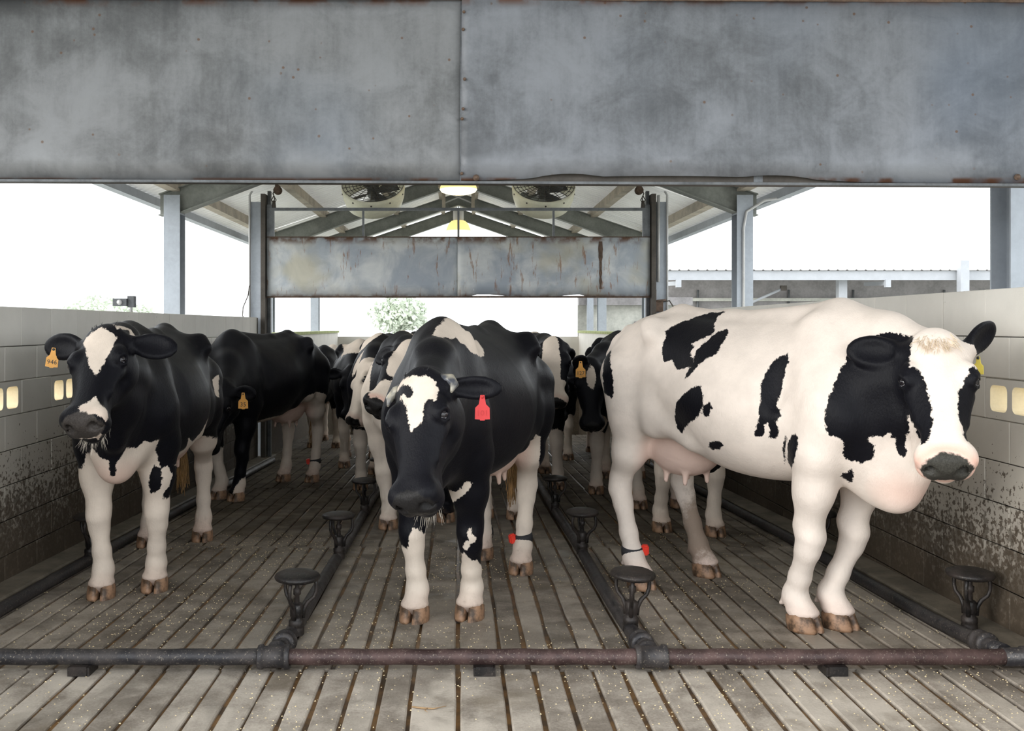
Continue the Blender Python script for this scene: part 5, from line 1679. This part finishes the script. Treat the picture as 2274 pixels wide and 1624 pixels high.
        bmesh.ops.bevel(bm, geom=bm.edges[:], offset=0.007 * S, segments=2, affect='EDGES')
        me = bpy.data.meshes.new('sensor'); bm.to_mesh(me); bm.free(); me.materials.append(M['sensor'])
        o = bpy.data.objects.new('sensor', me); link(o, b)
        o.location = Vector(R @ np.array((side[0], side[1], 0.0))) * 0.066 * S + Vector((0, 0, 0.008))
        o.rotation_euler = (0, 0, math.atan2(side[1], side[0]) - th)
        o['label'] = 'red sensor on the leg strap'
    # horn stubs
    for q in spec.get('horns', []):
        m = MB(); p0 = H(0.012, q * 0.090, -0.045); p1 = H(0.018, q * 0.134, -0.045); p2 = H(0.050, q * 0.156, -0.040); p3 = H(0.092, q * 0.152, -0.028)
        m.tube([Vv(p0), Vv(p1), Vv(p2), Vv(p3)], [0.028 * S, 0.024 * S, 0.018 * S, 0.005 * S], 12); m.build('horn', M['horn'], root)
    return root

def feet_for(at, d, S=1.0, fw=0.18, rw=0.18, f0=(0.56, 0.52), r0=(-0.66, -0.74)):
    """feet in the world from where the cow stands: lengthwise front (left, right) and rear (left, right)"""
    d = unit(d); l = np.array((-d[1], d[0]))
    a = np.array(at)
    g = lambda x, y: tuple(a + d * x * S + l * y * S)
    return dict(FL=g(f0[0], fw), FR=g(f0[1], -fw), HL=g(r0[0], rw), HR=g(r0[1], -rw))

WLEG = [('w', (0.55, 0.19, 0.20), (0.25, 0.16, 0.42)), ('w', (0.55, -0.19, 0.20), (0.25, 0.16, 0.42)),
        ('w', (-0.72, 0.19, 0.25), (0.30, 0.20, 0.55)), ('w', (-0.72, -0.19, 0.25), (0.30, 0.20, 0.55))]
BELLY = [('w', (-0.1, 0, 0.62), (0.55, 0.26, 0.14))]

SPEC = {}
SPEC['left'] = dict(
    label='black cow with white forehead triangle and orange tag 946 by the left wall', base='black', mat='coat_grey', S=1.0,
    at=(-1.87, 5.86), dir=(0.104, -0.995),
    feet=dict(FR=(-1.928, 5.22), FL=(-1.69, 5.38), HL=(-1.80, 6.80), HR=(-2.12, 6.60)),
    front=0.92, poll=(-1.715, 4.68, 1.412), muzzle=(-1.692, 4.27, 1.04), facing=(-0.10, -0.95, 0.25), ears='b',
    earR=(-0.28, 0.90, -0.02), earRn=(0.5, 0.1, 0.8), earL=(0.16, 0.95, -0.20), earLn=(0.3, 0, 0.9), earlen=1.05,
    blobs=[('w', (0.52, 0.19, 0.12), (0.25, 0.16, 0.42)), ('w', (0.52, -0.19, 0.14), (0.25, 0.16, 0.48)), WLEG[2], WLEG[3]] + BELLY,
    tags=[('earR', 'tag_orange', '946', 'ink', 0.175, 0.02, 1.0, (0.25, -1, 0.1))], tagtilt=0.12, whiskers=60, nose=1.0, muzzle_pink=0.15, forelock=('dark_hair', 60, True))
SPEC['centre'] = dict(
    label='black cow with lowered white-blazed head, horn stub and red tag in the middle', base='black', mat='coat', S=1.0,
    at=(0.062, 5.26), dir=(-0.273, -0.962),
    feet=dict(FR=(-0.22, 4.78), FL=(0.053, 4.82), HL=(0.372, 5.80), HR=(0.15, 6.22)),
    front=0.84, poll=(-0.168, 4.02, 1.225), muzzle=(-0.212, 3.69, 0.765), facing=(-0.48, -0.88, 0.2),
    earL=(0.07, 0.95, -0.30), earLn=(0.5, 0, 0.8), earLw=0.72, earR=(0.15, 0.7, -0.6),
    blobs=[('w', (0.50, 0.12, 0.05), (0.25, 0.12, 0.27)), ('w', (0.50, -0.16, 0.1), (0.25, 0.16, 0.30)), ('w', (-0.72, 0.19, 0.15), (0.30, 0.20, 0.50)), WLEG[3], ('w', (-0.1, 0, 0.60), (0.5, 0.22, 0.10))],
    tags=[('earL', 'tag_red', '101', 'ink_red', 0.16, 0.035, 1.05, (-0.05, -1, 0))], bands=[('HL', 0.20, (-1.0, -0.35))], horns=[1, -1], whiskers=60, muzzle_pink=0.1, forelock=('dark_hair', 60, True))
SPEC['white'] = dict(
    label='mostly white cow with black spots and black neck beside the right wall', base='white', mat='coat_white', S=1.055, ears='b',
    at=(1.51, 5.05), dir=(0.52, -0.85),
    feet=dict(FR=(1.655, 4.62), FL=(1.84, 4.66), HR=(1.03, 5.44), HL=(1.474, 5.74)),
    poll=(2.005, 4.07, 1.385), muzzle=(1.885, 3.72, 0.90), facing=(-0.36, -0.93, 0.25),
    earR=(-0.25, 0.95, -0.15), earRn=(0.4, 0.2, 0.9), earL=(-0.85, 0.62, -0.25), earLn=(0.2, 0.9, 0.5), earLw=0.75, dewlap=1.9,
    tags=[('earL', 'tag_yellow', '', 'ink', 0.09, 0.06, 0.75, (-0.9, -0.5, 0))], bands=[('HR', 0.185, (1.0, -0.2))], muzzle_pink=0.95, nose=0.95, brisket_pink=1.0, forelock=('pale_hair', 170, False), dirt=0.4, dirts=[((-0.66, 0.31, 0.18), (0.20, 0.16, 0.42), 1.0)])
SPEC['black35'] = dict(
    label='black cow with orange tag 35 standing behind the cow tagged 946', base='black', mat='coat', S=1.04,
    at=(-1.89, 9.38), dir=(-0.33, -0.944),
    feet=dict(FR=(-2.20, 8.87), FL=(-2.01, 8.74), HL=(-1.53, 10.10), HR=(-1.84, 10.16)),
    poll=(-2.01, 8.17, 0.95), muzzle=(-2.12, 7.95, 0.47), facing=(-0.3, -0.9, 0.3), earL=(0.05, 0.95, 0.1), earLn=(0.6, 0, 0.8),
    blobs=[('w', (0.55, 0.19, 0.05), (0.2, 0.12, 0.18)), ('w', (0.55, -0.19, 0.20), (0.25, 0.16, 0.35)), WLEG[2], WLEG[3], ('w', (-0.45, 0.2, 0.75), (0.3, 0.3, 0.16)), ('w', (0.10, 0, 0.66), (0.25, 0.25, 0.10))],
    tags=[('earL', 'tag_orange', '35', 'ink', 0.12, 0.0, 1.35, (0.1, -1, 0))], bands=[('HL', 0.20, (-1.0, -0.3))])
SPEC['behind'] = dict(
    label='black cow with cream forehead looking left from behind the middle cow', base='black', mat='coat', S=1.0,
    at=(-0.39, 7.86), dir=(-0.06, -1.0), feet=dict(FR=(-0.53, 7.30), FL=(-0.10, 7.62), HR=(-0.60, 8.50), HL=(-0.22, 8.62)),
    poll=(-0.315, 6.66, 1.31), muzzle=(-0.545, 6.32, 0.955), facing=(0.05, -0.6, 0.8), earL=(0.95, 0.45, 0.10), earLn=(0.0, 0.3, 1.0), earR=(0.1, 0.7, -0.6),
    hblobs=[('w', (0.12, 0, 0.0), (0.20, 0.085, 0.08)), ('w', (0.44, 0.0, -0.03), (0.10, 0.09, 0.05))],
    blobs=WLEG + BELLY + [('w', (0.60, -0.30, 1.05), (0.25, 0.12, 0.35)), ('w', (0.72, -0.16, 0.7), (0.25, 0.12, 0.35)), ('w', (0.45, 0.05, 1.50), (0.10, 0.25, 0.12))], whiskers=30, muzzle_pink=0.8)
SPEC['profile'] = dict(
    label='cow with long cream face in profile, head low, facing left', base='black', mat='coat', S=1.03,
    at=(-0.755, 10.02), dir=(-0.02, -1.0), feet=feet_for((-0.755, 10.02), (-0.02, -1.0), 1.03, 0.19, 0.19),
    poll=(-0.885, 8.93, 1.09), muzzle=(-1.02, 8.68, 0.60), facing=(-0.90, -0.35, 0.35), earR=(0.1, 0.8, -0.5),
    hblobs=[('w', (0.28, 0.03, -0.06), (0.36, 0.22, 0.22))],
    blobs=WLEG + BELLY + [('w', (0.5, -0.1, 1.45), (0.18, 0.14, 0.2)), ('w', (0.75, -0.2, 1.25), (0.05, 0.1, 0.14))])
SPEC['patchy'] = dict(
    label='patchy cow with white back far behind, left of the cream-faced cow', base='black', mat='coat', S=1.02,
    at=(-1.22, 12.0), dir=(0.10, -0.99), feet=feet_for((-1.22, 12.0), (0.10, -0.99), 1.02),
    poll=(-1.20, 11.0, 0.95), muzzle=(-1.22, 10.85, 0.44), facing=(0, -1, 0.3),
    blobs=WLEG + BELLY + [('w', (0.2, 0, 1.48), (0.75, 0.40, 0.22)), ('w', (0.55, 0.22, 1.15), (0.05, 0.2, 0.35)), ('w', (0.5, -0.15, 1.3), (0.1, 0.2, 0.25))], tail=False)
SPEC['whiteface'] = dict(
    label='cow with broad white face peering out right of the middle cow', base='black', mat='coat', S=1.04,
    at=(0.74, 10.16), dir=(0.03, -1.0), feet=dict(FR=(0.60, 9.50), FL=(0.99, 9.56), HR=(0.57, 10.80), HL=(0.97, 10.88)),
    poll=(0.85, 8.62, 1.30), muzzle=(0.845, 8.36, 0.78), facing=(-0.05, -1, 0.25), earL=(0.2, 0.30, -0.95), earR=(0.2, 0.30, -0.95), earlen=0.8,
    hblobs=[('w', (0.24, -0.03, 0.02), (0.36, 0.080, 0.11)), ('w', (0.48, 0, -0.11), (0.16, 0.17, 0.20))],
    blobs=WLEG + BELLY + [('w', (0.45, 0, 1.48), (0.14, 0.12, 0.14)), ('w', (-0.3, 0, 1.46), (0.2, 0.12, 0.1)), ('w', (0.75, -0.1, 0.75), (0.2, 0.2, 0.25))])
SPEC['tag127'] = dict(
    label='black cow with orange tag 127 and small white forehead spot', base='black', mat='coat', S=1.04,
    at=(1.64, 9.78), dir=(-0.20, -0.98), feet=dict(FR=(1.31, 9.22), FL=(1.66, 9.18), HR=(1.58, 10.45), HL=(1.94, 10.42)),
    poll=(1.165, 8.58, 1.11), muzzle=(1.165, 8.40, 0.60), facing=(-0.05, -1, 0.2), earR=(-0.32, -0.12, 0.92), earRn=(0.9, 0.0, 0.3), earlen=0.85,
    hblobs=[('w', (0.13, 0.005, 0.01), (0.10, 0.038, 0.06))],
    blobs=WLEG + [('w', (0.35, 0.05, 1.5), (0.14, 0.25, 0.1)), ('w', (0.72, -0.12, 0.72), (0.12, 0.16, 0.2))],
    tags=[('earR', 'tag_orange', '127', 'ink', 0.13, 0.0, 1.45, (-0.1, -1, 0))])
SPEC['underbelly'] = dict(
    label='cow mostly hidden behind the white cow, white forelegs under its belly', base='black', mat='coat', S=1.0,
    at=(1.68, 7.62), dir=(0.03, -1.0), feet=dict(FR=(1.51, 7.18), FL=(1.86, 7.0), HR=(1.55, 8.3), HL=(1.9, 8.35)),
    poll=(1.68, 6.62, 1.02), muzzle=(1.66, 6.44, 0.52), facing=(0, -1, 0.3),
    blobs=WLEG + BELLY)
SPEC['hidden'] = dict(
    label='cow standing right behind the middle cow, only its white legs showing', base='black', mat='coat',
    at=(0.35, 8.22), dir=(0.0, -1.0), S=0.95, feet=dict(FR=(0.22, 7.80), FL=(0.45, 7.75), HR=(0.24, 8.9), HL=(0.55, 8.95)),
    poll=(0.36, 7.25, 1.10), muzzle=(0.34, 7.05, 0.61), facing=(0, -1, 0.3), blobs=WLEG + BELLY)
BACK = [('patchy cow with white rump in the far left corner of the pen', -1.95, 14.6, (0.0, -1), [('w', (-0.2, 0, 1.3), (0.4, 0.4, 0.35))]),
        ('black cow in the far row behind the cream-faced cow', -0.35, 12.9, (0.0, -1), [('w', (0.4, 0, 1.45), (0.15, 0.3, 0.2))]),
        ('black cow in the far row straight behind the middle cow', 0.45, 13.3, (0.0, -1), []),
        ('white-backed cow in the far row behind the broad white face', 1.22, 12.9, (0.0, -1), [('w', (0.1, 0, 1.4), (0.5, 0.35, 0.3))]),
        ('black cow in the far row beside the right wall', 2.02, 12.7, (0.0, -1), [('w', (0.5, 0, 1.45), (0.12, 0.3, 0.2))])]
for i, (lb, x, y, d, bl) in enumerate(BACK):
    SPEC['back%d' % i] = dict(label=lb, base='black', S=1.0, at=(x, y), dir=d, feet=feet_for((x, y), d), tail=False,
        poll=(x + d[0] * 0.95, y - 1.02, 1.12 + floor_z(y)), muzzle=(x + d[0] * 1.2, y - 1.25, 0.66 + floor_z(y)), facing=(0, -1, 0.3), blobs=WLEG + BELLY + bl)
HERO = {'left': 0.0085, 'centre': 0.0085, 'white': 0.0085, 'behind': 0.010}
import time as _time
_t0 = _time.time()
for nm, spx in SPEC.items():
    make_cow(nm, spx, HERO.get(nm, 0.020 if nm.startswith('back') else 0.014))
print('cows built in %.1f s' % (_time.time() - _t0))
